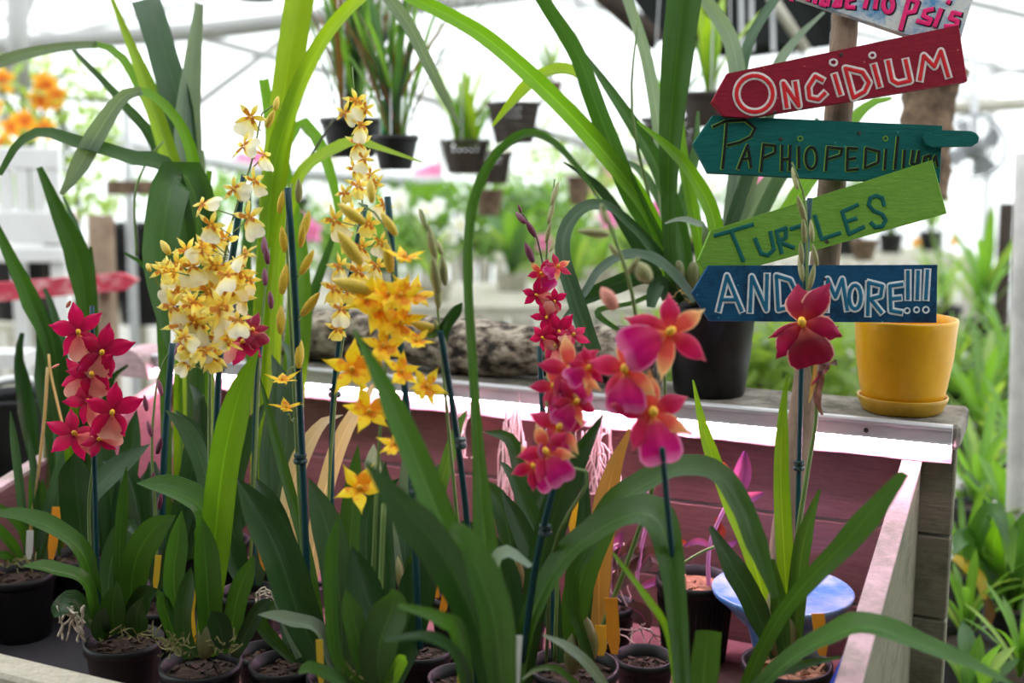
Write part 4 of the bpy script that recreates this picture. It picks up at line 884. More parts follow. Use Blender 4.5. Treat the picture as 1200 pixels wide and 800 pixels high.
# in-focus crimson spike behind
stem(o, [(650, 775, D), (655, 560, 1.3), (640, 420, 1.32), (640, 330, 1.32), (642, 270, 1.32), (650, 210, 1.32)], [5, 4, 4, 3, 2], 1.3)
stake(o, [(650, 770), (640, 560), (632, 406)], D + .01, 1.33, 7)
for (x, y, s, rot, yaw) in ((634, 320, 36, 40, 0), (654, 312, 34, -60, 20), (628, 345, 36, 70, 0), (640, 372, 36, 160, 10), (650, 352, 30, 0, 0), (655, 388, 46, 20, 0), (672, 392, 40, -60, 20), (650, 405, 42, 0, 0), (636, 395, 36, 40, -20)): flower(o, 'red' if y > 330 else 'mag', x, y, 1.31, s, rot, yaw)
for (x0, y0, x1, y1) in ((628, 278, 616, 258), (616, 262, 604, 248), (611, 250, 607, 239), (625, 308, 615, 283)): bud(o, x0, y0, x1, y1, 1.31, 'budp', 1.1)
stem(o, [(640, 330), (632, 290), (626, 272), (612, 250)], 2, 1.315, None, 'stemd', 'flower_stalk')
for (x0, y0, x1, y1) in ((646, 240, 655, 212), (642, 262, 650, 235), (640, 285, 646, 258), (644, 295, 651, 282)): bud(o, x0, y0, x1, y1, 1.31, 'budg', .7)
for a in [([(612, 820), (626, 700), (646, 612), (672, 545), (707, 485)], [14, 26, 36, 36, 3], 'dark', -.05, -.16, 10), ([(602, 830), (618, 735), (655, 662), (700, 622), (745, 602), (772, 612), (786, 660), (794, 730), (802, 830)], [14, 18, 24, 26, 30, 40, 28, 22, 18], 'mid', -.12, -.24, 30),
          ([(672, 780), (676, 700), (700, 628), (735, 572)], 34, 'mid', -.03, -.08, 0), ([(702, 770), (703, 650), (716, 560), (738, 503)], [12, 28, 30, 4], 'gold', .04, .06, 5), ([(680, 780), (682, 660), (686, 552)], [14, 30, 6], 'dark', -.01, -.02, 10), ([(700, 775), (690, 690), (672, 590), (665, 540)], [12, 22, 20, 3], 'yleaf', .06, .08, 0),
          ([(795, 820), (783, 742), (758, 700), (718, 648)], [8, 9, 9, 3], 'bright', -.2, -.25, 0), ([(700, 800), (670, 700), (690, 640), (722, 592), (762, 565), (802, 550), (842, 558), (868, 595), (886, 640), (908, 700)], [8, 12, 16, 22, 26, 26, 24, 26, 26, 8], 'mid', -.06, -.2, 28),
          ([(720, 820), (690, 780), (664, 758), (636, 744)], [10, 13, 12, 3], 'silver', -.12, -.22, 20), ([(690, 815), (655, 785), (630, 784), (612, 796)], [6, 8, 7, 3], 'mid', -.12, -.22, 10), ([(822, 830), (826, 775), (830, 738)], [28, 34, 30], 'mid', -.2, -.22, 10),
          ([(665, 790), (640, 700), (610, 620), (588, 575)], 26, 'dark', .03, .06, 10), ([(660, 780), (636, 640), (602, 560), (585, 540)], 20, 'dark', .08, .12, 0)]: leaf(o, a[0], a[1], a[2], D + a[3], D + a[4], roll=a[5])
for (x, y, h) in ((690, 752, 56), (672, 765, 50)): bud(o, x, y + 26, x - 2, y + 26 - h, D - .05, 'bulb', 1.4)
# ------------------------------------------------------------------ maroon orchid under the signs
o = orchid('maroon orchid with cream-edged petals on tall stake below the signs', 922, 775, .047, .088, 'bark'); D = DD[o.name]
stem(o, [(930, 770), (934, 640), (945, 560), (957, 480), (950, 420), (946, 330), (944, 240), (928, 190)], [8, 7, 6, 5, 4, 3, 2], D, D - .05)
stake(o, [(933, 772), (936, 560), (941, 380), (949, 232)], D + .005, D - .01, 6.5, [(936, 548)])
flower(o, 'mar', 940, 377, D - .06, 96, 8, -5, -10)
flower(o, 'mar', 958, 388, D - .045, 52, -40, 35, -10)
for (x0, y0, x1, y1) in ((935, 222, 928, 195), (944, 260, 934, 228), (943, 285, 941, 255), (940, 310, 938, 282), (952, 284, 950, 256), (948, 340, 955, 308), (941, 330, 936, 298), (958, 312, 952, 285)): bud(o, x0, y0, x1, y1, D - .05, 'budg', .75)
wf = flower(o, 'mar', 962, 440, D - .04, 30, 170, 70, 30)
leaf(o, [(968, 415), (962, 440), (958, 470), (964, 486)], [5, 9, 10, 3], 'plum', D - .04, D - .045, name='withered_flower', label='shrivelled purple flower', wav=.8); leaf(o, [(956, 425), (953, 450), (948, 472)], [4, 6, 2], 'straw', D - .04, name='withered_flower', wav=.5); leaf(o, [(962, 440), (970, 428), (981, 425)], [5, 8, 4], 'plum', D - .05, name='withered_flower', wav=.8)
for a in [([(926, 768), (919, 650), (915, 560), (917, 485), (923, 436)], [14, 20, 20, 16, 2], 'bright', -.02, -.05, 10), ([(932, 765), (938, 660), (950, 605), (961, 573)], [14, 22, 20, 3], 'mid', -.03, -.06, -10), ([(912, 768), (882, 655), (852, 580), (826, 508), (812, 445)], [10, 18, 20, 16, 2], 'bright', .0, .0, 10),
          ([(908, 770), (882, 706), (856, 660), (832, 617)], [12, 28, 28, 6], 'dark', -.03, -.08, 15), ([(862, 830), (902, 742), (938, 690), (986, 640), (1022, 598), (1060, 553)], [16, 18, 18, 24, 30, 12], 'mid', -.12, -.28, 15),
          ([(866, 835), (920, 778), (975, 746), (1020, 735), (1080, 756), (1140, 780), (1192, 806)], [12, 18, 20, 26, 24, 16, 3], 'mid', -.16, -.32, 30), ([(858, 840), (890, 800), (935, 782), (985, 770)], [8, 12, 12, 3], 'mid', -.14, -.2, 20), ([(920, 770), (912, 700), (905, 655)], [14, 22, 6], 'mid', -.06, -.07, 0)]:
    leaf(o, a[0], a[1], a[2], D + a[3], D + a[4], roll=a[5])
for (x, y, h) in ((912, 770, 88), (925, 770, 60)): bud(o, x, y, x - 4, y - h, D - .03, 'bulb', 1.25)
# ------------------------------------------------------------------ tall leafy orchids at the back left
o = orchid('tall leafy orchid with broad upright and drooping leaves at upper left', 206, 640, .042, .09); D = DD[o.name]
D1 = D
for a in [([(222, 655), (222, 420), (213, 250), (170, 100), (150, 47), (129, -6)], [14, 18, 22, 24, 18, 4], 'lime', 0, .02, 15),
          ([(224, 655), (224, 330), (214, 150), (195, 70), (180, 20), (172, -2)], [14, 22, 30, 33, 34, 32], 'blue', .03, .08, -20),
          ([(230, 655), (228, 330), (218, 160), (224, 80), (233, 5)], [14, 16, 22, 32, 10], 'silver', .02, .06, 15),
          ([(238, 655), (242, 320), (228, 195), (205, 138), (172, 108), (160, 107)], [14, 18, 20, 20, 15, 9], 'bright', -.03, -.08, 18),
          ([(166, 106), (142, 116), (112, 160), (90, 200), (72, 228)], [10, 17, 23, 21, 5], 'silver', -.08, -.1, 5),
          ([(222, 655), (226, 400), (190, 190), (142, 118), (105, 78), (82, 54)], [12, 16, 17, 15, 12, 4], 'mid', .04, .1, -10),
          ([(220, 655), (215, 330), (186, 160), (160, 98), (138, 64), (108, 53)], [12, 14, 15, 14, 13, 8], 'bright', .03, .05, 30),
          ([(114, 53), (95, 53), (60, 57), (20, 66), (-20, 80)], [8, 10, 12, 14, 12], 'silver', .05, .06, 10),
          ([(226, 655), (228, 400), (206, 216), (150, 187), (90, 169), (50, 157), (22, 170), (0, 205)], [12, 18, 20, 21, 21, 18, 14, 6], 'mid', -.05, -.12, 25),
          ([(236, 655), (238, 320), (226, 222), (207, 207), (194, 250), (188, 330), (198, 413)], [10, 14, 18, 34, 45, 42, 3], 'mid', -.02, -.13, 8),
          ([(240, 655), (243, 400), (240, 260), (236, 176)], [14, 18, 18, 6], 'silver', .05, .08, 0), ([(198, 655), (192, 420), (180, 326), (146, 296)], [8, 12, 13, 3], 'mid', -.05, -.08, 0),
          ([(232, 655), (236, 400), (222, 220), (196, 140), (168, 75)], [12, 16, 18, 15, 5], 'bright', .06, .1, 20), ([(210, 655), (214, 420), (232, 300), (246, 200)], [12, 16, 18, 6], 'bright', .02, .04, -15)]:
    leaf(o, a[0], a[1], a[2], D + a[3], D + a[4], roll=a[5])
stem(o, [(160, 300), (158, 230), (172, 190), (192, 165)], 3, D - .04, D - .02, 'stem', 'flower_spike'); stem(o, [(205, 280), (190, 130), (162, 72)], 2, D + .03, None, 'stemd', 'flower_spike')
o = orchid('tall lime-leaved orchid arching over the top edge, left of centre', 330, 640, .042, .09); D = DD[o.name]
for a in [([(300, 665), (305, 420), (318, 230), (332, 115), (352, -20)], [14, 20, 26, 32, 34], 'lime', 0, -.02, 12),
          ([(305, 665), (308, 420), (318, 222), (340, 130), (372, 60), (405, 16), (438, -10), (452, -12)], [14, 18, 22, 21, 20, 20, 17, 12], 'lime', 0, -.05, 20),
          ([(446, -14), (460, 2), (482, 34), (506, 82), (526, 122), (541, 152)], [13, 16, 15, 13, 10, 3], 'silver', -.05, -.06, 10),
          ([(318, 665), (320, 300), (318, 160), (309, 93)], [12, 16, 18, 12], 'bright', .04, .06, 0), ([(312, 665), (315, 330), (330, 190), (352, 147), (372, 165), (392, 222), (402, 290)], [12, 15, 15, 13, 14, 14, 4], 'bright', .03, .0, 20),
          ([(318, 665), (325, 340), (342, 236), (362, 195), (412, 168), (440, 173), (494, 190)], [8, 10, 13, 15, 14, 13, 2], 'lime', -.02, -.1, 25), ([(330, 665), (345, 400), (350, 290), (336, 185)], [12, 20, 22, 5], 'bright', .05, .08, -10),
          ([(325, 665), (350, 420), (356, 330), (352, 250)], [12, 20, 22, 6], 'bright', .04, .04, 15), ([(310, 665), (330, 460), (372, 330), (400, 250)], [12, 16, 16, 4], 'mid', .06, .08, 0), ([(308, 665), (300, 450), (288, 330), (292, 220)], [12, 18, 18, 5], 'mid', .05, .1, 0)]:
    leaf(o, a[0], a[1], a[2], D + a[3], D + a[4], roll=a[5])
stem(o, [(330, 240), (360, 190), (392, 138)], 3, D, None, 'stemd', 'flower_spike')
# small maroon flowered orchid peeping out behind the cream spray
o = orchid('half-hidden orchid with one dark red flower behind the cream spray', 290, 692, .036, .085); D = DD[o.name]
stem(o, [(292, 685), (300, 520), (305, 400), (312, 330), (316, 290)], [4, 4, 3, 2], D); stake(o, [(296, 685), (300, 480), (306, 385)], D + .01, D, 7)
flower(o, 'red', 285, 400, D - .03, 60, -60, 10, -20); flower(o, 'mar', 296, 386, D - .03, 40, 20)
for (x, y) in ((318, 352), (311, 325), (314, 300), (310, 288)): bud(o, x, y + 10, x + r_(-4, 4), y - 12, D - .02, 'budp', 1.1)
for a in [([(290, 685), (270, 600), (285, 520), (312, 470)], 24, 'dark', .02, .05, 0), ([(298, 685), (330, 560), (335, 470), (318, 415)], 30, 'blue', .03, .06, 0), ([(285, 685), (255, 620), (225, 600)], 24, 'dark', 0, 0, 0), ([(295, 685), (320, 600), (345, 440), (330, 398)], 22, 'blue', .05, .1, 0)]: leaf(o, a[0], a[1], a[2], D + a[3], D + a[4], roll=a[5])
# far left plants
o = orchid('thick-leaved orchid with paired leaves at the left edge', 88, 650, .04, .085); D = DD[o.name] + .05
for a in [([(104, 680), (104, 440), (95, 318), (72, 258), (46, 196)], [5, 5, 7, 31, 7], 'mid', 0, -.04, 5), ([(104, 680), (106, 440), (102, 320), (90, 270), (74, 230)], [4, 4, 8, 15, 3], 'blue', .03, .04, 20), ([(70, 680), (62, 440), (34, 350), (12, 302), (-8, 258)], [5, 5, 9, 22, 8], 'mid', -.03, -.06, 5),
          ([(64, 680), (62, 470), (54, 395), (38, 337)], [5, 8, 42, 5], 'dark', -.02, -.03, 10), ([(98, 680), (103, 430), (108, 350), (106, 289)], [4, 6, 22, 4], 'mid', .02, .03, 0), ([(96, 680), (100, 440), (98, 380), (97, 318)], [4, 8, 18, 3], 'dark', .0, .0, 0), ([(66, 680), (72, 440), (64, 370), (52, 338)], [4, 8, 20, 4], 'blue', .04, .05, 0),
          ([(70, 680), (85, 450), (75, 430), (62, 412)], [4, 6, 18, 4], 'bright', .0, .0, 0), ([(80, 680), (92, 480), (80, 440), (70, 425)], [8, 14, 18, 6], 'mid', .02, .0, 10), ([(60, 680), (32, 480), (22, 420), (26, 390)], [4, 8, 22, 5], 'dark', .04, .05, 0), ([(100, 680), (125, 470), (135, 440), (150, 428)], [8, 14, 16, 3], 'dark', .02, .02, 0)]: leaf(o, a[0], a[1], a[2], D + a[3], D + a[4], roll=a[5])
for (x0, y0, x1, y1) in ((60, 690, 55, 470), (66, 690, 62, 560)): bud(o, x0, y0, x1, y1, D, 'bulb', .25)
o = orchid('grassy young orchid in wide black pot at the left edge', 22, 670, .045, .09); D = DD[o.name]
for a in [([(32, 655), (22, 560), (12, 480)], 10, 'blue', 0, -.03, 0), ([(44, 655), (42, 570), (33, 506)], 9, 'blue', 0, 0, 0), ([(42, 655), (60, 580), (76, 520)], 10, 'blue', 0, 0, 0), ([(26, 655), (10, 632), (-15, 606)], 12, 'mid', 0, -.08, 0), ([(36, 655), (25, 618), (-5, 588)], 11, 'mid', 0, -.06, 0), ([(46, 655), (46, 610), (50, 560)], 14, 'mid', 0, 0, 0),
          ([(50, 655), (70, 615), (90, 600)], 12, 'blue', 0, -.02, 0), ([(30, 655), (38, 600), (38, 540)], 10, 'mid', .02, .02, 0), ([(20, 660), (5, 650), (-10, 655)], 10, 'mid', -.02, -.08, 0), ([(52, 655), (72, 560), (62, 500)], 10, 'blue', .02, .03, 0)]: leaf(o, a[0], a[1], a[2], D + a[3], D + a[4], roll=a[5])
stem(o, [(32, 650), (50, 510), (56, 430)], 4, D, None, 'straw', 'bamboo_cane'); stem(o, [(75, 505), (60, 440), (57, 415)], 3, D, None, 'straw', 'bamboo_cane')
tag('orange plant tag in the grassy orchid pot at left edge', 60, 655, D - .02, 11, 62, 'tag_o', .12); tag('white plant tag in the grassy orchid pot at left edge', 34, 655, D - .04, 8, 34, 'tag_w', .05)
moss(o, 32, 662, D - .03, 60, 8, 30)
# ------------------------------------------------------------------ pots, trays and small plants on the bench floor
tr = thing('nursery_tray', 'flat black nursery tray under the left pots', 'tray', B(.95, .25, ZF))
geo('base', bbox(.80, 1.145, .10, .50, ZF + .0005, ZF + .004), M['tray'], tr)
for (a0, a1, b0, b1) in ((.80, 1.145, .10, .106), (.80, 1.145, .494, .50), (.80, .806, .106, .494), (1.139, 1.145, .106, .494)): geo('rim', bbox(a0, a1, b0, b1, ZF + .004, ZF + .03), M['tray'], tr)
def empty_pot(px, py, rt, h, label, fill='mix'):
    c = pot_on_bench(px, py, rt, h); t = thing('black_pot', label, 'plant pot', c); pot_part(t, c, rt, h, 'pot', fill); return t
empty_pot(310, 762, .032, .06, 'small black pot with bark between the yellow sprays')
empty_pot(492, 758, .036, .08, 'black pot of bark right of the bushy young orchid')
t = empty_pot(755, 768, .034, .055, 'low black pot left of the tall ribbed pot')
empty_pot(536, 695, .034, .085, 'black pot at the back behind the arching strap leaves')
# cane plant in tall ribbed pot, magenta grow-light tint painted into leaves and stem
c = pot_on_bench(815, 676, .048, .108); pd_ = (c + UZ * .108 - CAM).dot(FW)
t = thing('purple_lit_plant', 'seedling with purple light coloured into its leaves, in tall black ribbed pot by the pole', 'potted plant', c)
pot_part(t, c, .048, .108, 'pot', 'bark', .8)
gs = [tube([c + Vector((math.cos(g) * (.0388), math.sin(g) * .0388, .004)), c + Vector((math.cos(g) * .0465, math.sin(g) * .0465, .086))], .0009, 4) for g in np.linspace(0, 6.28, 46)[:-1]]
geo('pot_ribs', join(*gs), M['pot'], t, kind='stuff')
stem(t, [(831, 692), (830, 660), (834, 630), (852, 590), (860, 578)], [6, 5, 5, 4], pd_, pd_, 'stemp'); stem(t, [(797, 662), (820, 648), (838, 640)], 4, pd_ - .03, None, 'stem', 'aerial_root')
for a in [([(861, 582), (850, 560), (848, 541)], 20, 'redleaf', 0, 0, 10), ([(862, 582), (870, 555), (873, 527)], 22, 'purple', .01, .01, 0), ([(862, 588), (878, 583), (896, 577)], 13, 'purple', -.01, -.02, 0), ([(834, 640), (818, 634), (800, 640)], 8, 'purple', 0, 0, 0), ([(833, 632), (846, 625), (838, 605)], 10, 'redleaf', 0, 0, 0), ([(834, 640), (852, 640), (866, 632)], 9, 'purple', 0, 0, 0)]: leaf(t, a[0], a[1], a[2], pd_ + a[3], pd_ + a[4], 'ovate', a[5])
# plum seedling with tangled roots
c = pot_on_bench(714, 706, .034, .06); q = (c + UZ * .06 - CAM).dot(FW)
t = thing('rooted_seedling', 'plum-coloured orchid seedling with tangled pale roots behind the orange tag', 'potted plant', c); pot_part(t, c, .034, .06)
stem(t, [(714, 702), (716, 660), (722, 640)], 5, q, None, 'stemp'); stem(t, [(745, 690), (752, 640), (760, 600), (756, 560)], 5, q, None, 'stemp')
for a in [([(720, 665), (730, 650), (755, 645)], 20, 'plum', 0), ([(722, 690), (740, 655), (744, 658)], 22, 'plum', 0), ([(748, 668), (762, 650), (776, 660)], 22, 'plum', 0), ([(746, 690), (770, 680), (792, 676)], 9, 'purple', 0), ([(722, 652), (722, 640), (730, 622)], 12, 'purple', 0), ([(735, 710), (752, 720), (760, 740)], 22, 'plum', -.02), ([(720, 680), (708, 672), (700, 676)], 12, 'plum', 0), ([(746, 660), (740, 640), (752, 630)], 14, 'plum', 0), ([(790, 645), (798, 636), (808, 640)], 10, 'redleaf', 0)]: leaf(t, a[0], a[1], a[2], q + a[3], q + a[3], 'ovate', 0)
roots(t, 708, 672, q, 50, 80, 14, 'rootp', .001); roots(t, 745, 750, q - .03, 60, 40, 10, 'rootp', .001)
# bare-root curtain hanging at the back
def root_bundle(px, py, wpx, hpx, n, label, aa):
    d = (B(aa, .02, ZL) - CAM).dot(FW); t = thing('aerial_roots', label, 'roots', P(px, py + hpx * .5, d))
    k = roots(t, px, py, d, wpx, hpx, n, 'rootp', .0011, 11); return t
root_bundle(600, 530, 26, 120, 22, 'tangle of pale roots hanging from the ledge, centre', .5); root_bundle(702, 530, 44, 80, 22, 'tangle of pale roots hanging behind the golden-brown leaf', .40); root_bundle(545, 500, 20, 60, 9, 'few pale roots hanging left of the tall strap leaf', .6)
# back-row leafy seedlings
for (px, py, lab, L) in ((470, 690, 'dark leafy orchid at the back between stakes', [([(470, 685), (452, 600), (440, 530)], 26, 'dark'), ([(475, 685), (490, 600), (520, 540)], 28, 'blue'), ([(468, 685), (500, 620), (535, 505), (548, 480)], 16, 'mid'), ([(472, 685), (440, 560), (438, 520)], 22, 'silver'), ([(474, 685), (476, 580), (486, 500)], 20, 'blue')]),
                         (610, 690, 'dark leafy orchid at the back beside hanging roots', [([(605, 685), (590, 600), (560, 560)], 26, 'dark'), ([(612, 685), (625, 600), (650, 540)], 30, 'dark'), ([(610, 685), (612, 600), (600, 520), (565, 505)], 18, 'dark'), ([(608, 685), (640, 620), (662, 600)], 28, 'blue'), ([(606, 685), (575, 640), (540, 610)], 26, 'dark')]),
                         (262, 632, 'dark broad-leaved orchid at the back behind the cream spray stem', [([(258, 630), (230, 560), (200, 500)], 30, 'dark'), ([(262, 630), (262, 560), (240, 470)], 26, 'dark'), ([(258, 630), (285, 600), (318, 560)], 30, 'dark'), ([(256, 630), (215, 610), (190, 590)], 30, 'dark')]),
                         (135, 668, 'dark broad-leaved orchid behind the crimson flowers', [([(132, 664), (120, 590), (85, 560)], 28, 'dark'), ([(136, 664), (150, 560), (160, 480)], 24, 'dark'), ([(134, 664), (128, 560), (118, 500)], 26, 'dark'), ([(138, 664), (170, 590), (182, 540)], 28, 'blue')])):
    o = orchid(lab, px, py, .036, .085); D = DD[o.name]
    for a in L: leaf(o, a[0], a[1], a[2], D, D + r_(-.02, .05))
    bud(o, px, py, px - 4, py - 40, D - .01, 'bulb', 1.0)
# blue bowl planter
c = pot_on_bench(917, 690, .083, .117)
M['blueglaze'] = plain('blue_glaze', (.07, .24, .66), .3, col2=(.48, .62, .84), scale=22, det=8)
bp_ = thing('blue_planter', 'wide blue and white glazed planter beside the sign pole', 'plant pot', c)
geo('bowl', lathe(c, [(.026, 0), (.030, .004), (.032, .04), (.040, .07), (.068, .099), (.082, .111), (.0835, .1165), (.0815, .1185), (.077, .1155), (.03, .112), (0, .111)], 40), M['blueglaze'], bp_, smooth=True)
# painted blue marker at the bottom right
M['cobalt'] = plain('cobalt_paint', (.03, .08, .62), .4)
base = P(990, 812, 1.13); q = [(972, 812), (992, 770), (1000, 768), (1012, 774), (1008, 812)]
F_ = [P(x, y, 1.17) for x, y in q]; V = F_ + [p + FW * .012 for p in F_]; n = len(q)
t = geo('painted_marker', (V, [tuple(range(n)), tuple(range(n, 2 * n))[::-1]] + [(i, n + i, n + (i + 1) % n, (i + 1) % n) for i in range(n)]), M['cobalt'], None, 'small cobalt blue painted marker with pink squiggle, bottom right corner', cat='marker')
geo('squiggle', tube([P(x, y, 1.1685) for x, y in ((1000, 782), (1002, 788), (998, 792), (1001, 797), (1005, 800))], .0016, 6, 14), M['pt_pink'], t, smooth=True)
# plant tags
tag('bright orange plant tag standing in the magenta orchid pot', 720, 766, 1.22, 15, 66, 'tag_o', -.06)
tag('short amber plant tag left of the bright orange one', 704, 768, 1.24, 14, 36, 'tag_y', .0, lines=2)
tag('orange plant tag in the bark of the maroon orchid pot', 964, 768, 1.20, 15, 50, 'tag_o', -.12)
tag('yellow plant tag at the bottom beside the bushy young orchid', 377, 805, 1.16, 8, 56, 'tag_y', -.05)
tag('yellow plant tag at the bottom below the arching strap leaves', 540, 815, 1.12, 8, 40, 'tag_y', 0)
tag('white written plant tag at the bottom centre', 600, 818, 1.05, 16, 74, 'tag_w', .06, lines=5)
tag('white plant tag behind the left golden bud stake', 366, 720, 1.32, 7, 46, 'tag_w', .0)
tag('orange plant tag behind the bushy young orchid', 512, 700, 1.5, 12, 62, 'tag_o', -.2); tag('short orange plant tag at the back centre', 518, 720, 1.45, 9, 26, 'tag_o', .2)
tag('orange plant tag at the back right of centre', 612, 660, 1.55, 8, 36, 'tag_o', 0); tag('orange plant tag at the back left of the dark leaves', 312, 668, 1.5, 10, 36, 'tag_o', -.2)
tag('orange plant tag behind the crimson orchid', 126, 700, 1.42, 20, 40, 'tag_y', .1)
# ------------------------------------------------------------------ background
def arch_leaf(L, w, lean, az, droop, mat, n=9):
    pts = []; h = 0; r = 0; a = lean
    for i in range(n):
        pts.append(Vector((r * math.cos(az), r * math.sin(az), h))); s = L / (n - 1); h += s * math.cos(a); r += s * math.sin(a); a += droop / (n - 1)
    hw = [w * .5 * PROF['strap'](i / (n - 1)) for i in range(n)]
    nv = Vector((-math.cos(az), -math.sin(az), .6))
    return mesh(*ribbon(pts, hw, lambda i, p, t: nv, .25)[:2], M[mat], True, ribbon(pts, hw, lambda i, p, t: nv, .25)[2], 'leaf')
TM = {}
def template(key, n, L, w, lean, droop, mats, stemy=False):
    TM[key] = [arch_leaf(L * r_(.65, 1.1), w * r_(.8, 1.15), r_(*lean), 6.283 * k / n + r_(-.3, .3), r_(*droop), random.choice(mats)) for k in range(n)]
template('strap', 13, .42, .028, (.05, .5), (.3, 1.6), ('far', 'far2', 'far'))
template('broad', 10, .30, .060, (.1, .7), (.2, 1.0), ('far', 'fard', 'far2'))
template('grass', 18, .34, .014, (.05, .7), (.3, 1.4), ('far2', 'far', 'far2'))
template('darkstrap', 14, .5, .035, (.05, .5), (.2, 1.2), ('fard', 'far', 'dark'))
template('upright', 20, .36, .013, (.0, .42), (.0, .6), ('fard', 'dark', 'far', 'brown'))
template('limey', 9, .26, .030, (.05, .45), (.1, .7), ('lime', 'bright', 'far2'))
def bgplant(loc, key, label, sc_=1., pot=None, flow=None, nf=0, group=None, cat='plant', rz=None, potmat='pot', name='leafy_plant', up=1.0, spread=.16, fs=.06):
    """plant with its pot standing at loc"""
    t = thing(name, label, cat, loc, group); rz = r_(0, 6.28) if rz is None else rz; z0 = 0
    if pot:
        rt, h = pot; geo('pot', pot_geo(Vector(loc), rt, h, .78, seg=14), M[potmat], t, smooth=True)
        geo('potting_mix', lathe(Vector(loc) + UZ * (h - .015), [(rt * .95, 0), (0, .006)], 12, None, False), M['mix'], t); z0 = h - .01
    for me in TM[key]:
        o = put('leaf', me, t); o.matrix_basis = Matrix.Translation((0, 0, z0)) @ Matrix.Rotation(rz, 4, 'Z') @ Matrix.Scale(sc_, 4)
    for k in range(nf):
        b_ = Vector(loc) + UZ * z0; top = b_ + Vector((r_(-1, 1) * spread * sc_, r_(-.7, .4) * spread * sc_, r_(.25, .48) * sc_ * up))
        geo('stem', tube([b_, (b_ + top) / 2 + Vector((0, 0, .05)), top], .003, 5, 6), M['stem'], t, smooth=True)
        mes, lip, colm = random.choice(FL[flow])
        o = put('flower', mes[0], t, Matrix.Translation(top) @ (view_basis(600, 400) @ Matrix.Rotation(r_(-.6, .6), 3, 'Y')).to_4x4() @ Matrix.Rotation(r_(-.5, .5), 4, 'Z') @ Matrix.Scale(fs * sc_ * r_(.8, 1.2), 4)); put('lip', lip, o)
    return t
# hanging baskets
def hang_basket(px, py, d, wpx, hpx, label, key=None, sc_=.5, mat='basket', rnd=False, top=None, rz=None, name='hanging_basket', hang=True, nplant=1):
    """rim centre at px,py"""
    s = d / FPX; rim = P(px, py, d); w = wpx * s; h = hpx * s; base = rim - UZ * h
    t = thing(name, label, 'hanging plant' if key else 'hanging basket', base)
    if rnd: geo('pot', pot_geo(base, w / 2, h, .72, seg=20), M[mat], t, smooth=True)
    else:
        gs = []; a_ = r_(.2, .6)
        R2 = Matrix.Rotation(a_, 3, 'Z')
        def cn(k, z, f=1):
            hw = w * .36 * (.72 + .28 * z) * f; return base + R2 @ Vector(((-1, 1, 1, -1)[k % 4] * hw, (-1, -1, 1, 1)[k % 4] * hw, z * h))
        bars = []
        for z in (0, .2, .4, .6, .8): 
            for k in range(4): gs.append(tube([cn(k, z), cn(k + 1, z)], .0032, 4))
        for k in range(4):
            for j in range(6):
                f = j / 6; gs.append(tube([cn(k, 0) * (1 - f) + cn(k + 1, 0) * f, cn(k, 1) * (1 - f) + cn(k + 1, 1) * f], .0032, 4))
        geo('lattice', join(*gs), M[mat], t, kind='stuff')
        geo('rim', join(*[tube([cn(k, 1, 1.06), cn(k + 1, 1, 1.06)], .006, 6) for k in range(4)]), M[mat], t)
        if key: geo('coir_liner', ([cn(k, .03, .6) for k in range(4)] + [cn(k, .7, .6) for k in range(4)], [(0, 1, 2, 3)[::-1], (4, 5, 6, 7)] + [(k, (k + 1) % 4, 4 + (k + 1) % 4, 4 + k) for k in range(4)]), M['coir'], t)
    if hang:
        hk = rim + UZ * 1.0
        for k in range(3):
            g = 2.1 * k + .4; geo('hanger_wire', tube([rim + Vector((math.cos(g) * w * .42, math.sin(g) * w * .42, 0)), hk], .0014, 4), M['galv'], t)
        geo('hanger_wire', tube([hk, Vector((hk.x, hk.y, max(hk.z + .1, min(RZ - (hk.x - RX) * (RZ - EZ) / (EX - RX) if hk.x > RX else RZ, RZ) - .05)))], .0014, 4), M['galv'], t)
    for q in range(nplant if key else 0):
        for me in TM[key]:
            o = put('leaf', me, t); o.matrix_basis = Matrix.Translation((r_(-.2, .2) * w * (nplant > 1), r_(-.2, .2) * w * (nplant > 1), h * .8)) @ Matrix.Rotation(r_(0, 6) if rz is None else rz, 4, 'Z') @ Matrix.Scale(sc_, 4)
    return t
hang_basket(545, 166, 3.0, 62, 36, 'hanging lattice basket with lime leaves, centre top', 'limey', .8, nplant=2)
hang_basket(602, 122, 2.9, 62, 44, 'bare brown lattice basket hanging right of the lime-leaved one')
hang_basket(578, 180, 3.3, 46, 34, 'small brown lattice basket hanging behind the lime-leaved basket', 'grass', .3)
hang_basket(573, 222, 3.4, 34, 30, 'small round brown pot hanging below the centre baskets', None, 1, 'coir', True)
hang_basket(788, 140, 2.7, 68, 46, 'brown basket hanging behind the big strap leaves', 'broad', .55)
hang_basket(678, 206, 3.4, 28, 34, 'little dark pot hanging left of the strap-leaved orchid', 'grass', .3, 'coir', True)
hang_basket(1013, 281, 3.2, 30, 23, 'small brown pot hanging right of the sign pole', None, 1, 'coir', True)
hang_basket(412, 138, 2.3, 74, 46, 'left black pot of the twin hanging reed orchids', 'upright', 1.0, 'pot', True, nplant=2)
hb = hang_basket(463, 158, 2.2, 54, 40, 'right black pot of the twin hanging reed orchids with green band', 'upright', .85, 'pot', True, nplant=2)
s_ = 2.2 / FPX; geo('green_band', lathe(P(454, 165, 2.24), [(.012, 0), (.0135, .03), (.0125, .075)], 12, None, True, True), plain('band_green', (.02, .42, .14), .4), hb, smooth=True)
hang_basket(430, 20, 2.6, 66, 30, 'hanging dark-leaved plant above the twin black pots', 'darkstrap', .7, 'pot', True)
hang_basket(300, -30, 2.6, 60, 30, 'dark trailing plant hanging at the top above the lime leaves', 'darkstrap', .6, 'pot', True)
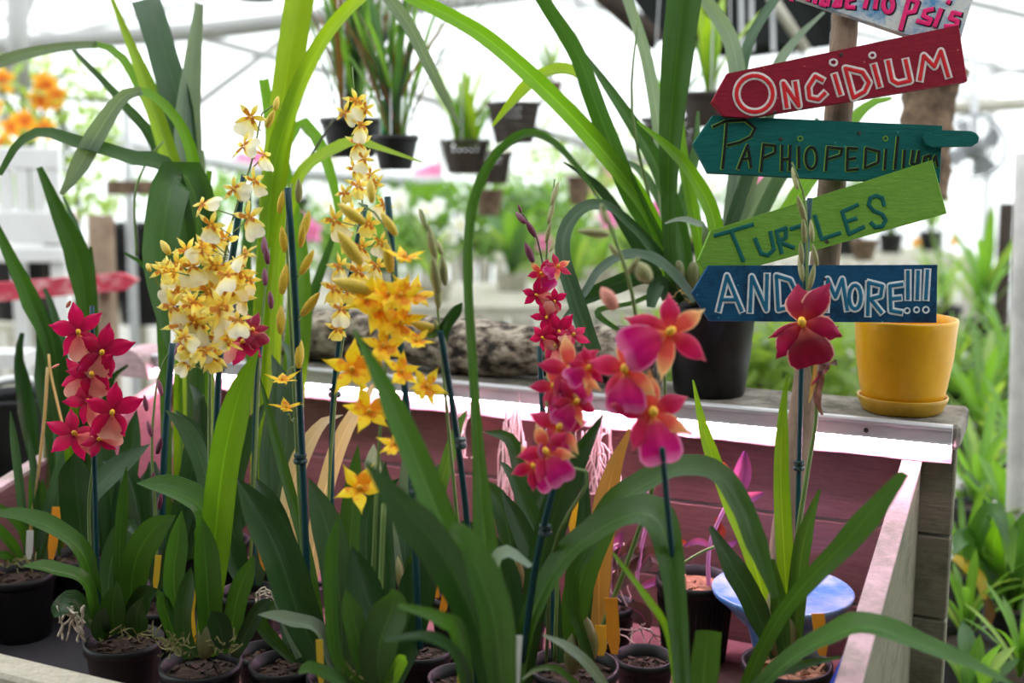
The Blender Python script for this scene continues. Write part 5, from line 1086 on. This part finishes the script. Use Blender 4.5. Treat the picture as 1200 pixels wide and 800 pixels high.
hang_basket(645, 95, 4.2, 30, 24, 'far hanging pot with pale leaves, right of centre', 'limey', .8, 'coir', True)
hang_basket(832, 108, 2.5, 70, 40, 'hanging pot of lime leaves behind the red sign tip', 'limey', .9, 'basket', True)
# benches behind, with plants
def bush(px0, py0, px1, py1, d, label, mat, n=420, L=.06, w=.018, trunk=True, dd=.5):
    q0 = P((px0 + px1) / 2, py1 + 120, d); t = thing('leafy_bush', label, 'bush', (q0.x, q0.y, 0)); gs = []
    for k in range(n):
        p = P(r_(px0, px1), r_(py0, py1), d + r_(-dd, dd)); v = Vector((r_(-1, 1), r_(-1, 1), r_(-.3, 1))).normalized(); sd = v.cross(Vector((r_(-1, 1), r_(-1, 1), 1))).normalized() * w * .5; q = p + v * L * r_(.6, 1.3)
        m_ = (p + q) / 2; gs.append(([p, m_ + sd, q, m_ - sd], [(0, 1, 2, 3)], [(0, 0, 0, 1), (.4, 1, 0, 1), (1, 0, 0, 1), (.4, 1, 0, 1)]))
    geo('foliage', join(*gs), M[mat], t, kind='stuff')
    for k in range(5): geo('branch', tube([ORG[t.name] + Vector((r_(-.02, .02), 0, 0)), P(r_(px0, px1) * .4 + (px0 + px1) * .3, (py0 + py1) / 2, d), P(r_(px0, px1), py0 + r_(0, 40), d + r_(-.2, .2))], .008, 5, 9), M['stemd'], t, smooth=True)
    return t
def back_bench(cx, cy, w, dpt, ztop, label, slat=True):
    t = thing('slatted_bench', label, 'bench', (cx, cy, 0))
    geo('table_top', box((cx - w / 2, cy - dpt / 2, ztop - .03), (cx + w / 2, cy + dpt / 2, ztop)), M['far_wood'], t)
    n = int(w / .085)
    for k in range(n):
        x = cx - w / 2 + (k + .5) * w / n; hh = r_(.0, .03)
        geo('slat', box((x - .033, cy - dpt / 2 - .015, .1 + hh), (x + .033, cy - dpt / 2, ztop - .03), .003), M['far_wood'], t)
    for sx in (-1, 1):
        for sy in (-1, 1): geo('leg', box((cx + sx * (w / 2 - .06) - .03, cy + sy * (dpt / 2 - .08) - .03, 0), (cx + sx * (w / 2 - .06) + .03, cy + sy * (dpt / 2 - .08) + .03, ztop - .03)), M['far_wood'], t)
    return t
back_bench(-.05, 4.0, 1.7, .7, .98, 'weathered slatted bench behind the log, centre')
for k, (x, y, key, lab, fl, nf, s) in enumerate((
    (-.78, 3.8, 'broad', 'broad-leaved plant with pink flowers at left end of the slatted bench', 'pink', 4, .7), (-.45, 4.1, 'strap', 'strap-leaved plant on the slatted bench with white flowers', 'white', 5, .7), (-.25, 3.8, 'grass', 'grassy plant on the slatted bench with cream flowers', 'white', 5, .65), (.0, 4.1, 'broad', 'broad-leaved plant on the middle of the slatted bench', None, 0, .7),
    (.2, 3.8, 'strap', 'strap-leaved plant on the slatted bench below the brown baskets', 'pink', 2, .6), (.45, 4.05, 'broad', 'broad-leaved plant with pink blooms on the right of the slatted bench', 'pink', 3, .65), (.68, 3.8, 'grass', 'grassy plant at the right end of the slatted bench', None, 0, .7), (-.6, 4.2, 'grass', 'grassy plant at the back left of the slatted bench', 'white', 2, .7), (.32, 4.25, 'grass', 'grassy plant at the back of the slatted bench', 'white', 3, .7))):
    bgplant((x, y, .98), key, lab, s * 1.35, (.06, .06), fl, nf, up=.62, fs=.09, potmat='far_wood')
bush(470, 225, 660, 300, 5.2, 'dense green foliage behind the slatted bench, centre', 'far', 700, .10, .04, dd=.35)
bush(600, 240, 780, 330, 5.6, 'dense pale foliage behind the strap-leaved orchid', 'far2', 600, .10, .04, dd=.35)
bush(360, 240, 500, 320, 5.4, 'dense foliage behind the golden spray', 'far', 400, .10, .04, dd=.35)
back_bench(.4, 7.2, 4.6, .9, .85, 'long far bench of pale plants across the greenhouse')
ORD = 'first second third fourth fifth sixth seventh eighth ninth tenth eleventh twelfth thirteenth fourteenth fifteenth'.split()
for k in range(15):
    bgplant((-1.75 + k * .31, 7.0 + (k % 3) * .2, .85), ('strap', 'broad', 'grass')[k % 3], ORD[k] + ' pale blurred plant from the left on the long far bench', 1.3, (.08, .12), ('white', 'pink', 'white')[k % 3], 2 + k % 3, 'plants on the long far bench', up=.8, fs=.1)
back_bench(-2.9, 5.6, 2.2, .8, .7, 'low dark-fronted bench at the far left')
for k in range(6):
    bgplant((-3.8 + k * .37, 5.5 + (k % 2) * .25, .7), ('broad', 'grass', 'strap')[k % 3], ORD[k] + ' green plant from the left on the low far-left bench', .9, (.08, .12), 'pink', k % 2, 'plants on the low far-left bench')
# right side: banks of strap plants
Rg = [(1150, 330, 3.6, 'strap', 1.0), (1080, 345, 4.2, 'grass', .95), (1120, 400, 3.2, 'grass', .8), (1185, 420, 2.9, 'strap', .8), (1150, 470, 2.7, 'strap', .75), (1030, 420, 3.6, 'broad', .8), (985, 440, 3.4, 'grass', .9), (900, 430, 3.5, 'grass', .8), (950, 400, 4.0, 'strap', .9), (1195, 520, 2.4, 'strap', .6), (1145, 560, 2.3, 'strap', .6), (1185, 600, 2.15, 'broad', .6), (1130, 640, 2.1, 'strap', .5), (1190, 680, 1.98, 'broad', .5), (1132, 720, 1.95, 'strap', .5), (1196, 760, 1.8, 'strap', .45), (1140, 800, 1.75, 'broad', .45), (1160, 520, 2.6, 'grass', .7)]
SH = {}
names = ['tall strap plant beside the dark post at right', 'grassy plant below the green sign tip, far right', 'grassy plant right of the yellow planter', 'strap plant at right edge under the dark post', 'strap plant beside the yellow planter rim', 'broad-leaved plant behind the yellow planter', 'grassy plant seen under the navy sign', 'grassy plant between black pot and sign pole', 'strap plant far behind the navy sign', 'strap plant at right edge level with the ledge', 'strap plant just right of the ledge end', 'broad-leaved plant right of the bench post', 'strap plant low beside the bench post', 'broad-leaved plant with glossy leaves at right edge', 'strap plant near the bottom right behind the rail', 'strap plant in the bottom right corner', 'broad-leaved plant at the bottom right behind the bench leg', 'grassy plant above the bench end at right']
for (px, py, d, key, s), lab in zip(Rg, names):
    p = P(px, py + 40 * s, d); h = max(.1, p.z - .0)
    pl = bgplant((p.x, p.y, p.z - .11), key, lab, s, (.05, .1))
    if 'glossy' in lab:
        leaf(pl, [(1118, 652), (1132, 662), (1148, 678), (1154, 702)], [8, 15, 14, 5], 'yleaf', 1.95, 1.9, roll=0); leaf(pl, [(1154, 698), (1160, 715), (1158, 738)], [8, 12, 3], 'brown', 1.92, roll=0)
        for a in ([(1175, 705), (1165, 640), (1178, 610), (1187, 672)], [(1180, 700), (1150, 640), (1128, 632), (1118, 650)], [(1170, 705), (1140, 650), (1165, 600), (1182, 640)], [(1185, 705), (1195, 640), (1200, 600)]): leaf(pl, a, 22, random.choice(('mid', 'bright')), 1.98, 1.85, roll=20)
# tiered staging for those plants
stg = thing('tiered_staging', 'grey stepped staging holding the plants on the right', 'shelf', P(1120, 500, 2.9) * 1)
done = []
for o in [x for x in COL.objects if x.type == 'EMPTY' and x.get('label') in names]:
    l = o.location; geo('shelf', box((l.x - .07, l.y - .07, l.z - .022), (l.x + .07, l.y + .07, l.z - .001), .003), M['concrete'], stg)
    geo('post', box((l.x - .02, l.y + .04, 0), (l.x + .02, l.y + .08, l.z - .022)), M['concrete'], stg)
bush(740, 395, 1010, 470, 3.4, 'bright green foliage low behind the black pot and sign pole', 'far2', 700, .12, .035, dd=.3)
bush(1090, 420, 1230, 560, 3.3, 'bright green foliage right of the yellow planter', 'far', 600, .13, .035, dd=.3)
bush(1120, 570, 1230, 760, 2.7, 'dim green foliage low at the right edge', 'far', 500, .11, .03, dd=.2)
bgplant(tuple(at_z(1105, 395, .75)), 'grass', 'yellow-flowered plant behind the green sign tip', 1.0, (.07, .12), 'orange', 5, up=1.0, fs=.05)
# left side: flowering bush, dark stumps, white slotted chair
b1 = bush(-30, 80, 140, 260, 4.0, 'fine-leaved tall bush at the upper left', 'far2', 520, .07, .022)
for k in range(12):
    x, y = r_(-20, 70), r_(90, 175); mes, lip, colm = FL['orange'][k % 2]; put('flower', mes[0], b1, Matrix.Translation(P(x, y, 3.6)) @ view_basis(x, y).to_4x4() @ Matrix.Scale(r_(.05, .09), 4))
bush(-30, 60, 60, 110, 5.2, 'pale bush behind the fine-leaved one', 'far2', 160, .08, .03)
bush(150, 210, 300, 300, 5.0, 'green bush far behind the broad upright leaves', 'far', 200, .08, .03)
bush(620, 150, 760, 230, 6.5, 'pale bush far behind the strap-leaved orchid', 'far2', 260, .1, .035)
def stump(px, py0, py1, d, wpx, label, mat='dkwood', lean=0):
    r = wpx * .5 * d / FPX; top = P(px + lean, py0, d); bt = P(px, py1, d); bt.z = 0
    return geo('timber_post', tube([bt, (bt + top) / 2, top], [r * 1.05, r, r * .92], 10, 8), M[mat], None, label, cat='post', smooth=True)
stump(62, 248, 400, 3.4, 26, 'dark stump at the far left behind the leaves'); stump(118, 252, 430, 3.1, 34, 'dark grey-brown timber post left of the broad leaf', 'pole')
stump(1172, 238, 430, 4.0, 19, 'dark upright post on the right beyond the signs', 'dkwood', 8); stump(1205, 180, 800, 2.0, 28, 'thick pale post at the right edge', 'concrete', -2)
stump(148, 130, 300, 3.6, 12, 'thin green-grey upright pipe behind the drooping leaf', 'galv')
for (x0, x1, y0, y1, d, lab) in ((125, 240, 212, 228, 3.4, 'brown timber rail behind the drooping broad leaf'), (-40, 190, 300, 312, 3.9, 'dark low timber rail at the far left')):
    geo('timber_rail', box(tuple(P(x0, y1, d)), (P(x1, y0, d).x, P(x1, y0, d).y + .06, P(x1, y0, d).z)), M['dkwood' if y0 > 250 else 'coir'], None, lab, cat='rail')
for (x, y, d, r, h, lab) in ((20, 300, 3.8, .10, .2, 'black tub on the dark rail, first from left'), (150, 262, 3.8, .12, .24, 'black tub behind the dark timber post'), (168, 305, 3.8, .1, .2, 'lower black tub behind the dark timber post'), (330, 232, 5.2, .12, .16, 'dark tub beyond the lime leaves')):
    p = P(x, y, d); geo('black_tub', pot_geo(Vector((p.x, p.y, p.z - h)), r, h), M['pot'], None, lab, cat='plant pot', smooth=True)
# white slotted chair back
w0 = P(28, 256, 3.3); s = 3.3 / FPX
t = thing('white_chair', 'white slotted garden chair back at the far left', 'chair', (w0.x, w0.y, 0))
x0, x1, zt, zb_ = w0.x - 75 * s, w0.x + 36 * s, P(28, 172, 3.3).z, w0.z
for k in range(7):
    x = x0 + (x1 - x0) * k / 6; geo('slat', box((x - .017, w0.y, zb_ - .05), (x + .017, w0.y + .02, zt), .003), M['white'], t)
geo('top_rail', box((x0 - .02, w0.y - .005, zt - .06), (x1 + .02, w0.y + .025, zt), .004), M['white'], t); geo('lower_rail', box((x0 - .02, w0.y - .005, zb_ - .07), (x1 + .02, w0.y + .025, zb_ + .02), .004), M['white'], t)
geo('seat', box((x0 - .02, w0.y - .02, zb_ - .12), (x1 + .02, w0.y + .4, zb_ - .08), .004), M['white'], t)
for x in (x0, x1):
    for y in (w0.y, w0.y + .36): geo('leg', box((x - .02, y, 0), (x + .02, y + .03, zb_ - .1)), M['white'], t)
# red arrow board on the left, seen out of focus
q = [(-30, 334), (140, 320), (161, 328), (146, 340), (-30, 356)]; dr = 2.5
F_ = [P(x, y, dr) for x, y in q]; V = F_ + [p + Vector((0, .02, 0)) for p in F_]; n = len(q)
rs = thing('red_arrow_board', 'blurred red arrow board with pale lettering at the left', 'sign', P(100, 400, dr))
geo('board', (V, [tuple(range(n)), tuple(range(n, 2 * n))[::-1]] + [(i, n + i, n + (i + 1) % n, (i + 1) % n) for i in range(n)]), M['redpaint'], rs); ORG  # board
geo('post', tube([P(118, 330, dr) + Vector((0, .03, 0)), Vector((P(118, 400, dr).x, P(118, 400, dr).y + .03, 0))], .016, 8), M['pole'], rs, smooth=True)
# dark pots and pale rail lower left
geo('white_hose', tube([P(-20, 452, 2.1), P(20, 444, 2.1), P(45, 448, 2.1)], .008, 8, 12), M['white'], None, 'white hose end at the left edge beside the dark pots', cat='hose', smooth=True)
geo('white_rail', box(tuple(P(-60, 432, 2.6)), tuple(P(34, 412, 2.62) + Vector((0, .05, 0)))), M['white'], None, 'white painted rail at the left edge', cat='rail')
for (x, y, lab) in ((10, 462, 'large black nursery pot at the left edge below the white hose'), (-30, 480, 'black nursery pot half out of frame at the left edge')):
    p = P(x, y, 2.1); geo('nursery_pot', pot_geo(Vector((p.x, p.y, p.z - .2)), .075, .2), M['pot'], None, lab, cat='plant pot', smooth=True)
geo('trestle', box((P(-60, 560, 2.2).x, P(-60, 560, 2.1).y - .15, P(10, 462, 2.1).z - .23), (P(45, 560, 2.1).x, P(-60, 560, 2.1).y + .3, P(10, 462, 2.1).z - .2005)), M['dkwood'], None, 'dark trestle board under the left nursery pots', cat='table')
# fibre column behind the signs
p = P(1088, 100, 2.2); V, Fc = tube([P(1086, 235, 2.2), P(1087, 170, 2.2), P(1092, 95, 2.2)], [.036, .046, .05], 14, 16)
V = [v + Vector((mnoise.noise(v * 30), mnoise.noise(v * 30 + Vector((5, 5, 5))), 0)) * .016 for v in V]
tf = thing('fibre_totem', 'brown fibrous tree-fern totem hanging behind the signs', 'totem', P(1086, 235, 2.2)); geo('trunk', (V, Fc), M['coir'], tf, smooth=True)
geo('cap', lathe(P(1092, 97, 2.2), [(.06, 0), (.065, .02), (.03, .05)], 14, None, True, True), M['coir'], tf, smooth=True); geo('hanger_wire', tube([P(1092, 90, 2.2), P(1092, -300, 2.2)], .0015, 4), M['galv'], tf)
# fan
fc = P(1142, 172, 3.6); fs_ = 3.6 / FPX; fan = thing('wall_fan', 'round caged fan at the right beyond the sign strap', 'fan', fc - UZ * .1); Rf = Matrix((RT, UP, -FW)).transposed()
geo('guard', join(*[tube([fc + Rf @ Vector((math.cos(g) * r * fs_, math.sin(g) * r * fs_, z)) for g in np.linspace(0, 6.2832, 33)], .0022 if r < 38 else .005, 5) for r, z in ((38, 0), (33, .02), (27, .03), (20, .036), (13, .04))]), M['fanblade'], fan, kind='stuff')
geo('hub', lathe(fc, [(.03, -.08), (.035, .0), (.02, .045), (0, .046)], 16, Rf, True), M['fanblade'], fan, smooth=True)
for k in range(4):
    g = k * math.pi / 2 + .5; V = []
    for r, a in ((8, -.3), (33, -.45), (36, 0), (33, .35), (8, .3)): V.append(fc + Rf @ Vector((math.cos(g + a) * r * fs_, math.sin(g + a) * r * fs_, a * .05 - .01)))
    geo('blade', (V, [(0, 1, 2, 3, 4)]), M['fanblade'], fan)
geo('bracket', tube([fc, P(1142, 60, 3.7)], .012, 6), M['galv'], fan)
p0 = P(1122, 815, 2.25); p1 = P(1166, 590, 2.25)
geo('white_brace', frame_box(p0, p1 - p0, Vector((.055, 0, 0)), Vector((0, .02, 0)), .003), M['white'], None, 'slanting white board low at the right edge behind the bench', cat='board')
# dark shade panel and beam at top right
dp = thing('shade_panel', 'dark shade cloth awning hanging behind the top of the signs', 'awning', P(830, 60, 3.4))
geo('cloth', ([P(700, -60, 3.3), P(775, 48, 3.3), P(860, 70, 3.5), P(975, 55, 3.5), P(985, -80, 3.5), P(840, -140, 3.5)], [(0, 1, 2, 3, 4, 5)]), M['shade'], dp)
geo('beam', tube([P(668, -40, 3.25), P(772, 50, 3.25)], .028, 8), M['dkwood'], dp, smooth=True)
geo('pole', tube([P(880, -40, 3.2), P(945, 60, 3.2)], .014, 8), M['far_wood'], dp, smooth=True)
for x in (868, 880, 905): geo('hanging_strip', tube([P(x, -30, 3.2), P(x + 1, 60, 3.2)], .006, 5), M['galv'], dp)
